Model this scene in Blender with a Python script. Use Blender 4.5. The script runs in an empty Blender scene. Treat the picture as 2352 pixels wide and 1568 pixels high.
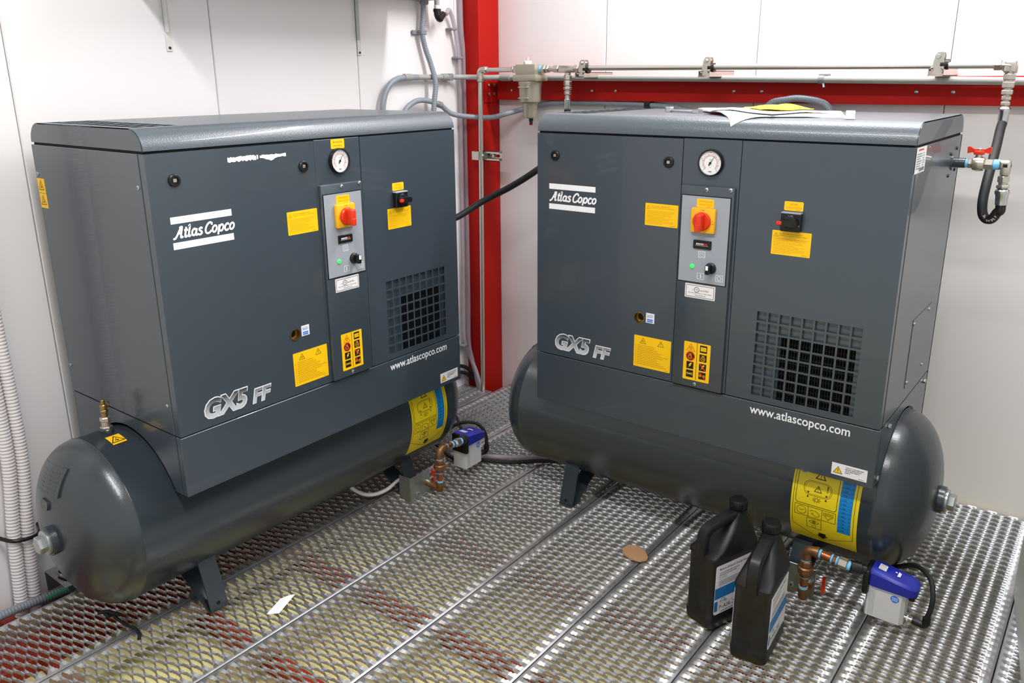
import bpy, bmesh, math, random
from mathutils import Vector, Matrix

random.seed(7)
PI = math.pi
scene = bpy.context.scene
COL = scene.collection

# ------------------------------------------------------------------ camera
cam_data = bpy.data.cameras.new('camera')
cam = bpy.data.objects.new('camera', cam_data)
COL.objects.link(cam)
scene.camera = cam
F_PX = 1867.8
cam_data.sensor_fit = 'HORIZONTAL'
cam_data.sensor_width = 36.0
cam_data.lens = F_PX / 2352.0 * 36.0
cam_data.shift_y = -57.12 / 2352.0
cam_data.clip_start = 0.02
pitch, yaw, roll = (math.radians(a) for a in (-16.370, -37.537, -0.424))
fw = Vector((math.sin(yaw) * math.cos(pitch), math.cos(yaw) * math.cos(pitch), math.sin(pitch)))
rt = Vector((math.cos(yaw), -math.sin(yaw), 0))
up = rt.cross(fw)
r2 = rt * math.cos(roll) + up * math.sin(roll)
u2 = -rt * math.sin(roll) + up * math.cos(roll)
rot = Matrix((r2, u2, -fw)).transposed().to_4x4()
cam.matrix_world = Matrix.Translation((1.3889, -1.9329, 1.348)) @ rot

# ------------------------------------------------------------------ world, lights, exposure
world = bpy.data.worlds.new('world')
scene.world = world
world.use_nodes = True
bg = world.node_tree.nodes['Background']
bg.inputs['Color'].default_value = (0.93, 0.97, 1.0, 1)
bg.inputs['Strength'].default_value = 0.76
vs = scene.view_settings
vs.view_transform = 'Standard'
vs.look = 'None'
vs.exposure = 0.07
vs.gamma = 1.0
vs.use_curve_mapping = False


def area_light(name, loc, sx, sy, power, color=(1, 1, 1)):
    d = bpy.data.lights.new(name, 'AREA')
    d.shape = 'RECTANGLE'
    d.size, d.size_y = sx, sy
    d.energy = power
    d.color = color
    o = bpy.data.objects.new(name, d)
    o.location = loc
    COL.objects.link(o)
    return o


# two ceiling battens: one along the right-hand wall, one over the aisle
LIGHTS = [((0.75, 0.46, 2.52), 1.6, 0.12, 46), ((0.75, -1.35, 2.52), 1.6, 0.12, 41)]
for i, (loc, sx, sy, pw) in enumerate(LIGHTS):
    area_light('batten_lamp', loc, sx, sy, pw, (0.99, 0.99, 1.0))


# ------------------------------------------------------------------ materials
def lin(c):
    c = c / 255.0
    return c / 12.92 if c <= 0.04045 else ((c + 0.055) / 1.055) ** 2.4


def rgb(h):
    h = h.lstrip('#')
    return tuple(lin(int(h[i:i + 2], 16)) for i in (0, 2, 4)) + (1.0,)


MATS = {}


def mat(name, col, rough=0.5, metal=0.0, bump=None, vary=None, coat=0.0, trans=0.0, ior=1.45,
        emit=None, alpha=1.0):
    """bump = (scale, strength, distance); vary = (scale, amount) brightness mottling."""
    if name in MATS:
        return MATS[name]
    m = bpy.data.materials.new(name)
    m.use_nodes = True
    nt = m.node_tree
    b = nt.nodes['Principled BSDF']
    c = rgb(col) if isinstance(col, str) else tuple(col) + (1.0,) * (4 - len(col))
    b.inputs['Base Color'].default_value = c
    b.inputs['Roughness'].default_value = rough
    b.inputs['Metallic'].default_value = metal
    b.inputs['Coat Weight'].default_value = coat
    b.inputs['Transmission Weight'].default_value = trans
    b.inputs['IOR'].default_value = ior
    b.inputs['Alpha'].default_value = alpha
    tc = nt.nodes.new('ShaderNodeTexCoord')
    if vary:
        n = nt.nodes.new('ShaderNodeTexNoise')
        n.inputs['Scale'].default_value = vary[0]
        n.inputs['Detail'].default_value = 5
        nt.links.new(tc.outputs['Object'], n.inputs['Vector'])
        r = nt.nodes.new('ShaderNodeValToRGB')
        lo, hi = 1 - vary[1], 1 + vary[1]
        r.color_ramp.elements[0].position = 0.3
        r.color_ramp.elements[1].position = 0.7
        r.color_ramp.elements[0].color = tuple(min(1, x * lo) for x in c[:3]) + (1,)
        r.color_ramp.elements[1].color = tuple(min(1, x * hi) for x in c[:3]) + (1,)
        nt.links.new(n.outputs['Fac'], r.inputs['Fac'])
        nt.links.new(r.outputs['Color'], b.inputs['Base Color'])
        if len(vary) > 2:
            mr = nt.nodes.new('ShaderNodeMapRange')
            mr.inputs['To Min'].default_value = max(0.02, rough - vary[2])
            mr.inputs['To Max'].default_value = rough + vary[2]
            nt.links.new(n.outputs['Fac'], mr.inputs['Value'])
            nt.links.new(mr.outputs['Result'], b.inputs['Roughness'])
    if bump:
        n = nt.nodes.new('ShaderNodeTexNoise')
        n.inputs['Scale'].default_value = bump[0]
        n.inputs['Detail'].default_value = 2
        nt.links.new(tc.outputs['Object'], n.inputs['Vector'])
        bp = nt.nodes.new('ShaderNodeBump')
        bp.inputs['Strength'].default_value = bump[1]
        bp.inputs['Distance'].default_value = bump[2]
        nt.links.new(n.outputs['Fac'], bp.inputs['Height'])
        nt.links.new(bp.outputs['Normal'], b.inputs['Normal'])
    if emit:
        b.inputs['Emission Color'].default_value = rgb(emit[0])
        b.inputs['Emission Strength'].default_value = emit[1]
    MATS[name] = m
    return m


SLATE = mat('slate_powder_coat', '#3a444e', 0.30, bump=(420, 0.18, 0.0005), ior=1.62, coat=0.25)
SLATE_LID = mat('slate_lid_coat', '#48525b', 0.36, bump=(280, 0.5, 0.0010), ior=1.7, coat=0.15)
TANKM = mat('slate_tank_paint', '#2f373d', 0.26, bump=(200, 0.25, 0.0008), ior=1.62)
DARKIN = mat('dark_interior', '#0a0b0c', 0.8)  # near-black: shade inside the machine put into the colour
FIN = mat('radiator_fin', '#15181a', 0.6)
HOSER = mat('hose_print_dark_red', '#5c1512', 0.6)
BLACK = mat('black_plastic', '#131314', 0.38)
BLACKR = mat('black_rubber', '#17181a', 0.6, vary=(30, 0.2))
WHITEP = mat('print_white', '#f4f4f8', 0.45)
YEL = mat('sticker_yellow', '#fcc60a', 0.45)
YELD = mat('print_dark_yellow', '#c98a00', 0.5)
YELB = mat('print_brown', '#5a3c00', 0.5)
TAGY = mat('tank_tag_yellow', '#eed21c', 0.42)
TAGB = mat('tank_tag_blue', '#1187cf', 0.45)
PBLACK = mat('print_black', '#1a140a', 0.5)
PRED = mat('print_red', '#d8311a', 0.5)
PORANGE = mat('print_orange', '#f27a12', 0.5)
PGREY = mat('print_grey', '#77757c', 0.5)
STW = mat('sticker_white', '#ece8ea', 0.45)
STBLUE = mat('print_blue', '#2f78d8', 0.5)
PLATEG = mat('control_plate_grey', '#9a9fa9', 0.4, bump=(700, 0.1, 0.0004))
LABELP = mat('print_pale', '#dfe3ea', 0.5)
SWY = mat('switch_yellow', '#f6b21c', 0.35)
SWR = mat('switch_red', '#dc3414', 0.3)
LEDG = mat('led_green', '#3fd06a', 0.25, emit=('#2fd65c', 0.7))
ZINC = mat('zinc_screw', '#b9bdbd', 0.3, metal=0.85)
CHROME = mat('chrome', '#c9cacb', 0.18, metal=1.0)
NICKEL = mat('nickel_fitting', '#c6beb4', 0.26, metal=0.85)
STEEL = mat('stainless_pipe', '#d2cdc6', 0.27, metal=0.85)
BRASS = mat('brass', '#a08450', 0.32, metal=0.9)
COPPER = mat('copper_pipe', '#b06a42', 0.33, metal=0.85)
BRONZE = mat('bronze_fitting', '#8d6644', 0.42, metal=0.7)
PTFE = mat('blue_thread_tape', '#7cc4f4', 0.6)
GALV = mat('galvanised_plank', '#bcbcbe', 0.34, metal=0.8, vary=(24, 0.12, 0.08))
GALVP = mat('galvanised_bracket', '#9aa09c', 0.36, metal=0.8, vary=(60, 0.1))
RED = mat('red_oxide_paint', '#ae1209', 0.6, bump=(160, 0.1, 0.0004), ior=1.3)
REDD = mat('red_joist_paint', '#9c2c18', 0.55)
WALLM = mat('white_wall_panel', '#eae6e6', 0.5, bump=(9, 0.05, 0.002))
CEILM = mat('white_ceiling', '#ebe9e6', 0.6)
CONDUIT = mat('grey_pvc_conduit', '#a3a39f', 0.4)
FLEX = mat('grey_flex_conduit', '#8a919a', 0.38)
FLEXCAP = mat('grey_conduit_coupler', '#9b9a96', 0.45)
CLEAR = mat('clear_hose', '#b9adb6', 0.2, alpha=0.6)
CLAMPG = mat('grey_plastic_clip', '#84868a', 0.5)
CORRW = mat('white_corrugated_sleeve', '#e6dfdf', 0.55)
TAN = mat('filter_body_champagne', '#a9a190', 0.36, metal=0.45)
IVORY = mat('ivory_plastic', '#e9e2da', 0.5)
PINK = mat('clear_pink_indicator', '#e8b0a8', 0.25)
BLUECAP = mat('royal_blue_plastic', '#1f2a9c', 0.38)
ALUW = mat('drain_body_light_grey', '#d3d3d5', 0.42)
YFOAM = mat('yellow_underfloor_foam', '#f6e19a', 0.7, vary=(2.2, 0.25))
JUGB = mat('jug_black_plastic', '#19191a', 0.42, bump=(60, 0.15, 0.001), vary=(26, 0.35, 0.14))
JUGBLUE = mat('label_blue', '#1273b5', 0.45)
CARD = mat('cardboard', '#b98d68', 0.8, vary=(40, 0.08))
PAPER = mat('white_paper', '#f2f1f4', 0.8)
YPAPER = mat('yellow_paper', '#fff02a', 0.7)
WRENCH = mat('wrench_chrome', '#d2d4d6', 0.22, metal=0.9)
GAPSH = mat('gap_shade_brown', '#4a433c', 0.8)  # brown kept dark to carry the shade of the wall gap
GREENW = mat('green_wire', '#0f7a4a', 0.5)
DOORM = mat('pale_door_panel', '#dfe6e2', 0.4)
HEATG = mat('unit_box_white', '#dcd8d4', 0.5)
BOXG = mat('grey_junction_box', '#9a9da0', 0.5)


def gradient_mat():
    m = bpy.data.materials.new('badge_silver_gradient')
    m.use_nodes = True
    nt = m.node_tree
    b = nt.nodes['Principled BSDF']
    b.inputs['Roughness'].default_value = 0.4
    tc = nt.nodes.new('ShaderNodeTexCoord')
    sp = nt.nodes.new('ShaderNodeSeparateXYZ')
    nt.links.new(tc.outputs['Generated'], sp.inputs['Vector'])
    r = nt.nodes.new('ShaderNodeValToRGB')
    e = r.color_ramp.elements
    e[0].position, e[0].color = 0.12, rgb('#c6c8d0')
    e[1].position, e[1].color = 0.95, rgb('#3a3f45')
    x = e.new(0.5)
    x.color = rgb('#9b9fa8')
    nt.links.new(sp.outputs['Z'], r.inputs['Fac'])
    nt.links.new(r.outputs['Color'], b.inputs['Base Color'])
    return m


BADGE = gradient_mat()


# ------------------------------------------------------------------ mesh helpers
class MB:
    """collects geometry; build() links it as one mesh object"""

    def __init__(self):
        self.v, self.f, self.m, self.mats = [], [], [], []

    def mi(self, mtl):
        if mtl not in self.mats:
            self.mats.append(mtl)
        return self.mats.index(mtl)

    def add(self, verts, faces, mtl):
        o = len(self.v)
        self.v += [tuple(p) for p in verts]
        i = self.mi(mtl)
        for f in faces:
            self.f.append([o + k for k in f])
            self.m.append(i)
        return self

    def box(self, a, b, mtl, bev=0.0, seg=2):
        (x0, y0, z0), (x1, y1, z1) = a, b
        if bev <= 0:
            v = [(x0, y0, z0), (x1, y0, z0), (x1, y1, z0), (x0, y1, z0),
                 (x0, y0, z1), (x1, y0, z1), (x1, y1, z1), (x0, y1, z1)]
            f = [(3, 2, 1, 0), (4, 5, 6, 7), (0, 1, 5, 4), (1, 2, 6, 5), (2, 3, 7, 6), (3, 0, 4, 7)]
            return self.add(v, f, mtl)
        bm = bmesh.new()
        bmesh.ops.create_cube(bm, size=1)
        for p in bm.verts:
            p.co = Vector(((x0 + x1) / 2 + p.co.x * (x1 - x0), (y0 + y1) / 2 + p.co.y * (y1 - y0),
                           (z0 + z1) / 2 + p.co.z * (z1 - z0)))
        bmesh.ops.bevel(bm, geom=bm.edges[:], offset=bev, segments=seg, affect='EDGES', profile=0.5)
        return self.bm(bm, mtl)

    def bm(self, bm, mtl, mtx=None):
        bm.verts.ensure_lookup_table()
        bm.verts.index_update()
        vs_ = [(mtx @ v.co if mtx else v.co)[:] for v in bm.verts]
        fs_ = [[v.index for v in f.verts] for f in bm.faces]
        bm.free()
        return self.add(vs_, fs_, mtl)

    def lathe(self, prof, origin, axis, mtl, n=24, closed=False):
        """prof = [(t along axis, radius)]"""
        ax = Vector(axis).normalized()
        h = Vector((0, 0, 1)) if abs(ax.z) < 0.9 else Vector((1, 0, 0))
        e1 = ax.cross(h).normalized()
        e2 = ax.cross(e1)
        o = Vector(origin)
        v, f = [], []
        for (t, r) in prof:
            for k in range(n):
                a = 2 * PI * k / n
                v.append(o + ax * t + (e1 * math.cos(a) + e2 * math.sin(a)) * max(r, 1e-5))
        for i in range(len(prof) - 1):
            for k in range(n):
                f.append((i * n + k, i * n + (k + 1) % n, (i + 1) * n + (k + 1) % n, (i + 1) * n + k))
        if not closed:
            f.append(tuple(range(n - 1, -1, -1)))
            f.append(tuple((len(prof) - 1) * n + k for k in range(n)))
        return self.add(v, f, mtl)

    def cyl(self, a, b, r, mtl, n=20, bev=0.0):
        a, b = Vector(a), Vector(b)
        L = (b - a).length
        prof = [(0, r), (L, r)] if bev <= 0 else [(0, r - bev), (bev, r), (L - bev, r), (L, r - bev)]
        return self.lathe(prof, a, b - a, mtl, n)

    def hexn(self, a, b, r, mtl):
        a, b = Vector(a), Vector(b)
        L = (b - a).length
        c = min(L * 0.18, r * 0.18)
        return self.lathe([(0, r - c), (c, r), (L - c, r), (L, r - c)], a, b - a, mtl, 6)

    def tube(self, path, r, mtl, n=12, smooth=6, rib=None, closed_ends=True):
        P = catmull(path, smooth) if smooth else [Vector(p) for p in path]
        if rib:                                   # (pitch, amplitude): corrugated sleeve
            P = resample(P, rib[0] / 4)
        v, f = [], []
        t0 = (P[1] - P[0]).normalized()
        h = Vector((0, 0, 1)) if abs(t0.z) < 0.9 else Vector((1, 0, 0))
        e1 = t0.cross(h).normalized()
        for i, p in enumerate(P):
            t = (P[min(i + 1, len(P) - 1)] - P[max(i - 1, 0)]).normalized()
            e1 = (e1 - t * e1.dot(t)).normalized()
            e2 = t.cross(e1)
            rr = r + (rib[1] * (1, 0.2, -1, 0.2)[i % 4] if rib else 0)
            for k in range(n):
                a = 2 * PI * k / n
                v.append(p + (e1 * math.cos(a) + e2 * math.sin(a)) * rr)
        for i in range(len(P) - 1):
            for k in range(n):
                f.append((i * n + k, i * n + (k + 1) % n, (i + 1) * n + (k + 1) % n, (i + 1) * n + k))
        if closed_ends:
            f.append(tuple(range(n - 1, -1, -1)))
            f.append(tuple((len(P) - 1) * n + k for k in range(n)))
        return self.add(v, f, mtl)

    def prism(self, poly, fn, h0, h1, mtl):
        """extrude a 2D polygon; fn(u, v, h) -> point"""
        n = len(poly)
        v = [fn(u, w, h0) for u, w in poly] + [fn(u, w, h1) for u, w in poly]
        f = [tuple(range(n - 1, -1, -1)), tuple(range(n, 2 * n))]
        f += [(i, (i + 1) % n, n + (i + 1) % n, n + i) for i in range(n)]
        return self.add(v, f, mtl)

    def build(self, name, parent=None, smooth=35, bevel=0.0, mesh=None):
        me = bpy.data.meshes.new(name)
        me.from_pydata(self.v, [], self.f)
        for m in self.mats:
            me.materials.append(m)
        me.polygons.foreach_set('material_index', self.m)
        bm = bmesh.new()
        bm.from_mesh(me)
        bmesh.ops.recalc_face_normals(bm, faces=bm.faces[:])
        bm.to_mesh(me)
        bm.free()
        if smooth:
            me.polygons.foreach_set('use_smooth', [True] * len(me.polygons))
            me.set_sharp_from_angle(angle=math.radians(smooth))
        me.update()
        return link(name, me, parent)


def link(name, data, parent=None):
    o = bpy.data.objects.new(name, data)
    COL.objects.link(o)
    if parent is not None:
        o.parent = parent
    return o


def tag(o, label=None, cat=None, group=None, kind=None):
    if label:
        o['label'] = label
    if cat:
        o['category'] = cat
    if group:
        o['group'] = group
    if kind:
        o['kind'] = kind
    return o


def empty(name, loc=(0, 0, 0), rz=0.0):
    o = link(name, None)
    o.empty_display_size = 0.1
    o.location = loc
    o.rotation_euler = (0, 0, rz)
    return o


def copy_tree(o, parent=None):
    c = o.copy()
    COL.objects.link(c)
    c.parent = parent
    for ch in list(o.children):
        copy_tree(ch, c)
    return c


def catmull(pts, n):
    P = [Vector(p) for p in pts]
    if len(P) < 3:
        return P
    out = []
    for i in range(len(P) - 1):
        p0 = P[i - 1] if i else P[0] * 2 - P[1]
        p1, p2 = P[i], P[i + 1]
        p3 = P[i + 2] if i + 2 < len(P) else P[-1] * 2 - P[-2]
        for k in range(n):
            t = k / n
            out.append(0.5 * ((2 * p1) + (p2 - p0) * t + (2 * p0 - 5 * p1 + 4 * p2 - p3) * t * t +
                              (3 * p1 - p0 - 3 * p2 + p3) * t ** 3))
    out.append(P[-1])
    return out


def resample(P, step):
    out = [P[0]]
    acc = 0.0
    for a, b in zip(P, P[1:]):
        L = (b - a).length
        while acc + L >= step:
            t = (step - acc) / L
            a = a.lerp(b, t)
            L = (b - a).length
            out.append(a)
            acc = 0.0
        acc += L
    return out


def plate_fill(outer, holes):
    """2D polygon with holes -> (verts2d, tris)"""
    bm = bmesh.new()
    edges = []
    for loop in [outer] + holes:
        vs_ = [bm.verts.new((u, w, 0)) for u, w in loop]
        edges += [bm.edges.new((vs_[i], vs_[(i + 1) % len(vs_)])) for i in range(len(vs_))]
    bmesh.ops.triangle_fill(bm, use_beauty=True, edges=edges, normal=(0, 0, 1))
    bm.verts.index_update()
    v = [(p.co.x, p.co.y) for p in bm.verts]
    f = [tuple(p.index for p in q.verts) for q in bm.faces]
    bm.free()
    return v, f


def plate(mb, outer, holes, fn, h0, h1, mtl):
    v, f = plate_fill(outer, holes)
    mb.add([fn(u, w, h0) for u, w in v], f, mtl)
    mb.add([fn(u, w, h1) for u, w in v], f, mtl)
    for loop in [outer] + holes:
        n = len(loop)
        mb.add([fn(u, w, h0) for u, w in loop] + [fn(u, w, h1) for u, w in loop],
               [(i, (i + 1) % n, n + (i + 1) % n, n + i) for i in range(n)], mtl)


def rect(u0, w0, u1, w1):
    return [(u0, w0), (u1, w0), (u1, w1), (u0, w1)]


def rrect(u0, w0, u1, w1, r, n=4):
    out = []
    for cx, cy, a0 in ((u1 - r, w1 - r, 0), (u0 + r, w1 - r, 90), (u0 + r, w0 + r, 180), (u1 - r, w0 + r, 270)):
        for k in range(n + 1):
            a = math.radians(a0 + 90 * k / n)
            out.append((cx + r * math.cos(a), cy + r * math.sin(a)))
    return out


def circ(cx, cy, r, n=20, ry=None, a0=0.0, a1=360.0):
    full = abs(a1 - a0) >= 360
    m = n if full else n + 1
    return [(cx + r * math.cos(math.radians(a0 + (a1 - a0) * k / n)),
             cy + (ry or r) * math.sin(math.radians(a0 + (a1 - a0) * k / n))) for k in range(m)]


# ---- flat lettering
_txt = {}


def text2d(s, shear=0.0, offset=0.0, res=2):
    key = (s, shear, offset, res)
    if key in _txt:
        return _txt[key]
    cu = bpy.data.curves.new('lettering', 'FONT')
    cu.body = s
    cu.shear = shear
    cu.offset = offset
    cu.resolution_u = res
    ob = bpy.data.objects.new('lettering', cu)
    COL.objects.link(ob)
    dg = bpy.context.evaluated_depsgraph_get()
    me = bpy.data.meshes.new_from_object(ob.evaluated_get(dg))
    v = [(p.co.x, p.co.y) for p in me.vertices]
    f = [tuple(p.vertices) for p in me.polygons]
    bpy.data.objects.remove(ob)
    bpy.data.curves.remove(cu)
    bpy.data.meshes.remove(me)
    _txt[key] = (v, f)
    return v, f


class Print:
    """flat print laid on a surface through fn(u, v, h)"""

    def __init__(self, mb, fn):
        self.mb, self.fn = mb, fn

    def poly(self, pts, mtl, h=0.0006):
        self.mb.add([self.fn(u, w, h) for u, w in pts], [tuple(range(len(pts)))], mtl)

    def base(self, pts, mtl, t=0.0005):
        self.mb.prism(pts, self.fn, -0.0002, t, mtl)

    def line(self, pts, w, mtl, h=0.0008, closed=False):
        P = [Vector(p) for p in pts]
        n = len(P)
        L, R = [], []
        for i, p in enumerate(P):
            a = P[i - 1] if (i or closed) else p
            b = P[(i + 1) % n] if (i < n - 1 or closed) else p
            d1 = (p - a).normalized() if (p - a).length > 1e-9 else (b - p).normalized()
            d2 = (b - p).normalized() if (b - p).length > 1e-9 else d1
            m = d1 + d2
            m = m.normalized() if m.length > 1e-6 else d1
            nr = Vector((-m.y, m.x))
            k = 1 / max(0.45, abs(nr.dot(Vector((-d1.y, d1.x)))))
            L.append(p + nr * w / 2 * k)
            R.append(p - nr * w / 2 * k)
        v = [self.fn(p.x, p.y, h) for p in L] + [self.fn(p.x, p.y, h) for p in R]
        f = [(i, (i + 1) % n, n + (i + 1) % n, n + i) for i in range(n if closed else n - 1)]
        self.mb.add(v, f, mtl)

    def ring(self, cx, cy, r, w, mtl, h=0.0008, n=24):
        self.line(circ(cx, cy, r, n), w, mtl, h, True)

    def tri(self, cx, cy, s, w, mtl, h=0.0008):
        self.line([(cx - s / 2, cy - s * 0.43), (cx + s / 2, cy - s * 0.43), (cx, cy + s * 0.43)], w, mtl, h, True)

    def text(self, s, x0, y0, mtl, height=None, width=None, h=0.0008, shear=0.0, offset=0.0, res=2, align='L'):
        v, f = text2d(s, shear, offset, res)
        if not v:
            return
        xa, xb = min(p[0] for p in v), max(p[0] for p in v)
        ya, yb = min(p[1] for p in v), max(p[1] for p in v)
        sy = height / (yb - ya) if height else None
        sx = width / (xb - xa) if width else sy
        sy = sy or sx
        if align == 'C':
            x0 -= (xb - xa) * sx / 2
        self.mb.add([self.fn(x0 + (p[0] - xa) * sx, y0 + (p[1] - ya) * sy, h) for p in v], f, mtl)

    def words(self, x0, y0, width, hgt, mtl, h=0.0008):
        """one line of print too small to read: word-length dashes"""
        x = x0
        while x < x0 + width:
            L = min(random.uniform(2.0, 6.0) * hgt * 0.75, x0 + width - x)
            self.poly(rect(x, y0, x + L, y0 + hgt), mtl, h)
            x += L + hgt * 0.55


# ================================================================== ROOM
XW, YW = -0.92, 0.87          # faces of the left-hand and right-hand walls
CEIL = 2.6

# ---- walls: a backing sheet each, carrying full-height sandwich panels
w = MB()
w.box((XW - 0.13, -3.2, -0.3), (XW - 0.03, YW + 0.08, CEIL), WALLM)
wall_left = tag(w.build('wall_left'), kind='structure')
w = MB()
w.box((XW - 0.03, YW + 0.03, -0.3), (3.0, YW + 0.13, CEIL), WALLM)
wall_right = tag(w.build('wall_right'), kind='structure')


def wall_panel(a, b, parent):
    m = MB()
    m.box(a, b, WALLM, 0.0025, 1)
    return m.build('wall_panel', parent)


ys = [-3.2, -2.76, -2.175, -1.59, -1.003, -0.415, 0.172, 0.757, YW]
for y0, y1 in zip(ys, ys[1:]):
    wall_panel((XW - 0.03, y0 + 0.0012, -0.10), (XW, y1 - 0.0012, CEIL), wall_left)
xs = [XW, -0.90, -0.305, 0.29, 0.885, 1.48, 2.075, 2.67, 3.0]
for x0, x1 in zip(xs, xs[1:]):
    if x1 - x0 > 0.05:
        wall_panel((x0 + 0.0012, YW, -0.10), (x1 - 0.0012, YW + 0.03, CEIL), wall_right)
c = MB()
c.box((XW - 0.08, -3.2, CEIL), (3.0, YW + 0.08, CEIL + 0.05), CEILM)
tag(c.build('ceiling'), kind='structure')

# ---- corner trim between the left wall and the red column
t = MB()
t.box((XW, 0.768, -0.1), (XW + 0.012, YW, CEIL), WALLM, 0.002, 1)
t.box((XW, 0.70, -0.1), (XW + 0.004, 0.765, CEIL), WALLM, 0.001, 1)
tag(t.build('trim_1'), kind='structure')

# ---- underfloor: yellow foam bed, red joists and a red side rail
fl = MB()
fl.box((XW - 0.02, -3.0, -0.20), (2.9, YW + 0.02, -0.125), YFOAM)
floor = tag(fl.build('floor'), kind='structure')
jm = None
for k in range(7):
    y = -1.61 + 0.35 * k
    if jm is None:
        j = MB()
        j.box((XW, -0.016, -0.127), (2.8, 0.016, -0.075), REDD, 0.003, 1)
        jo = j.build('floor_joist', floor)
        jm = jo.data
    else:
        jo = link('floor_joist', jm, floor)
    jo.location = (0, y, 0)
j = MB()
j.box((-0.80, -3.0, -0.15), (-0.67, YW, -0.080), REDD, 0.004, 1)
j.build('side_rail', floor)
j = MB()
j.box((-0.925, -3.0, -0.20), (-0.80, YW, -0.095), GAPSH, 0.003, 1)  # added strip, its dark colour stands in for the shaded gap by the wall
j.build('gap_shade_strip', floor)


# ---- serrated diamond grating planks (pressed channel, edges slit and lifted)
def plank_mesh(width, cols, length, name):
    P, ROW, T = 0.0578, 0.0140, 0.0018
    HALF, OY, DZ = 0.0224, 0.0090, 0.0050
    c0 = width / 2
    nx_per = 14
    xs_ = [0.0, 0.004]
    n = int(round((width - 0.012) / (P / nx_per)))
    xs_ += [0.006 + (width - 0.012) * i / n for i in range(n + 1)]
    xs_ += [width - 0.004, width]
    evenc = [c0 + (i - (cols - 1) / 2) * P for i in range(cols)]
    oddc = [c0 + (i - (cols - 2) / 2) * P for i in range(cols - 1)]

    def bump(x, centres):
        for cx in centres:
            d = abs(x - cx) / HALF
            if d < 1:
                return (1 - d * d) ** 0.85
        return 0.0

    v, f = [], []
    rows = int(length / ROW)
    tooth = [0.0011 * (1 if i % 2 else -1) for i in range(len(xs_))]
    bE = [bump(x, evenc) for x in xs_]
    bO = [bump(x, oddc) for x in xs_]
    m = len(xs_)
    for r in range(rows):
        near, far = (bE, bO) if r % 2 == 0 else (bO, bE)
        first, last = r == 0, r == rows - 1
        o = len(v)
        for i, x in enumerate(xs_):
            zc = -0.0018 if x in (0.0, width) else 0.0
            bn = 0 if first else near[i]
            bf = 0 if last else far[i]
            y0 = r * ROW + OY * bn
            y1 = (r + 1) * ROW - OY * bf
            z0 = zc - DZ * bn + (tooth[i] * 0.6 if bn > 0.1 else 0)
            z1 = zc + DZ * bf + (tooth[i] if bf > 0.1 else 0)
            v += [(x, y0, z0), (x, y1, z1), (x, y0, z0 - T), (x, y1, z1 - T)]
        for i in range(m - 1):
            a, b = o + 4 * i, o + 4 * (i + 1)
            f.append((a, b, b + 1, a + 1))
            f.append((a + 2, a + 3, b + 3, b + 2))
            f.append((a, a + 2, b + 2, b))
            f.append((a + 1, b + 1, b + 3, a + 3))
    L = rows * ROW
    for x0, x1 in ((0.0, 0.002), (width - 0.002, width)):
        o = len(v)
        v += [(x0, 0, -0.064), (x1, 0, -0.064), (x1, L, -0.064), (x0, L, -0.064),
              (x0, 0, -0.003), (x1, 0, -0.003), (x1, L, -0.003), (x0, L, -0.003)]
        f += [tuple(o + k for k in q) for q in
              ((3, 2, 1, 0), (0, 1, 5, 4), (1, 2, 6, 5), (2, 3, 7, 6), (3, 0, 4, 7))]
    me = bpy.data.meshes.new(name)
    me.from_pydata(v, [], f)
    me.materials.append(GALV)
    me.polygons.foreach_set('use_smooth', [True] * len(me.polygons))
    me.set_sharp_from_angle(angle=math.radians(50))
    return me


PW = 0.295
pm = plank_mesh(PW - 0.003, 5, 3.06, 'floor_plank')
for k in range(9):
    o = link('floor_plank', pm, floor)
    o.location = (-0.755 + PW * k + 0.0015, -2.20, 0)
pn = plank_mesh(0.160, 2, 1.86, 'narrow_floor_plank')
link('narrow_floor_plank', pn, floor).location = (-0.9185, -1.14, 0)

# ---- pale door panel standing ajar at the right
d = empty('door_1', (1.302, 0.40, 0), math.radians(-81.0))
tag(d, kind='structure')
m = MB()
m.box((0, 0.0, 0.004), (0.95, 0.045, 2.1), DOORM, 0.006, 2)
m.build('door_leaf', d)

# ---- red corner column
col = empty('steel_column', (-0.8675, 0.80, 0))
tag(col, 'red painted steel column standing in the corner between the two white walls', 'column')
m = MB()
m.box((-0.0475, -0.066, -0.06), (0.0475, 0.066, CEIL), RED, 0.003, 2)
m.build('shaft', col)
m = MB()
m.box((0.0475, -0.036, 1.250), (0.0535, 0.050, 1.345), RED, 0.001, 1)
m.build('end_plate', col)
for yy in (-0.012, 0.022):
    for zz in (1.283, 1.318):
        m = MB()
        m.hexn((0.0535, yy, zz), (0.0585, yy, zz), 0.0065, ZINC)
        m.build('bolt', col)

# ---- red beam along the right-hand wall
beam = empty('steel_beam', (0, 0.83, 1.30))
tag(beam, 'dark red steel channel beam running along the white wall behind the pipe', 'beam')
m = MB()
bx = ((-0.80, 2.8))
m.box((bx[0], -0.004, -0.040), (bx[1], 0.002, 0.043), RED, 0.001, 1)
m.box((bx[0], -0.045, 0.037), (bx[1], 0.038, 0.043), RED, 0.001, 1)
m.box((bx[0], 0.002, -0.040), (bx[1], 0.038, -0.034), RED, 0.001, 1)
m.build('channel', beam)
for xx in (-0.724, -0.335, -0.231, 0.236, 0.334, 0.812, 0.912, 1.45):
    m = MB()
    m.lathe([(0, 0.0058), (0.002, 0.0055), (0.0035, 0.003)], (xx, -0.004, -0.002), (0, -1, 0), ZINC, 10)
    m.build('screw', beam)


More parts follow.
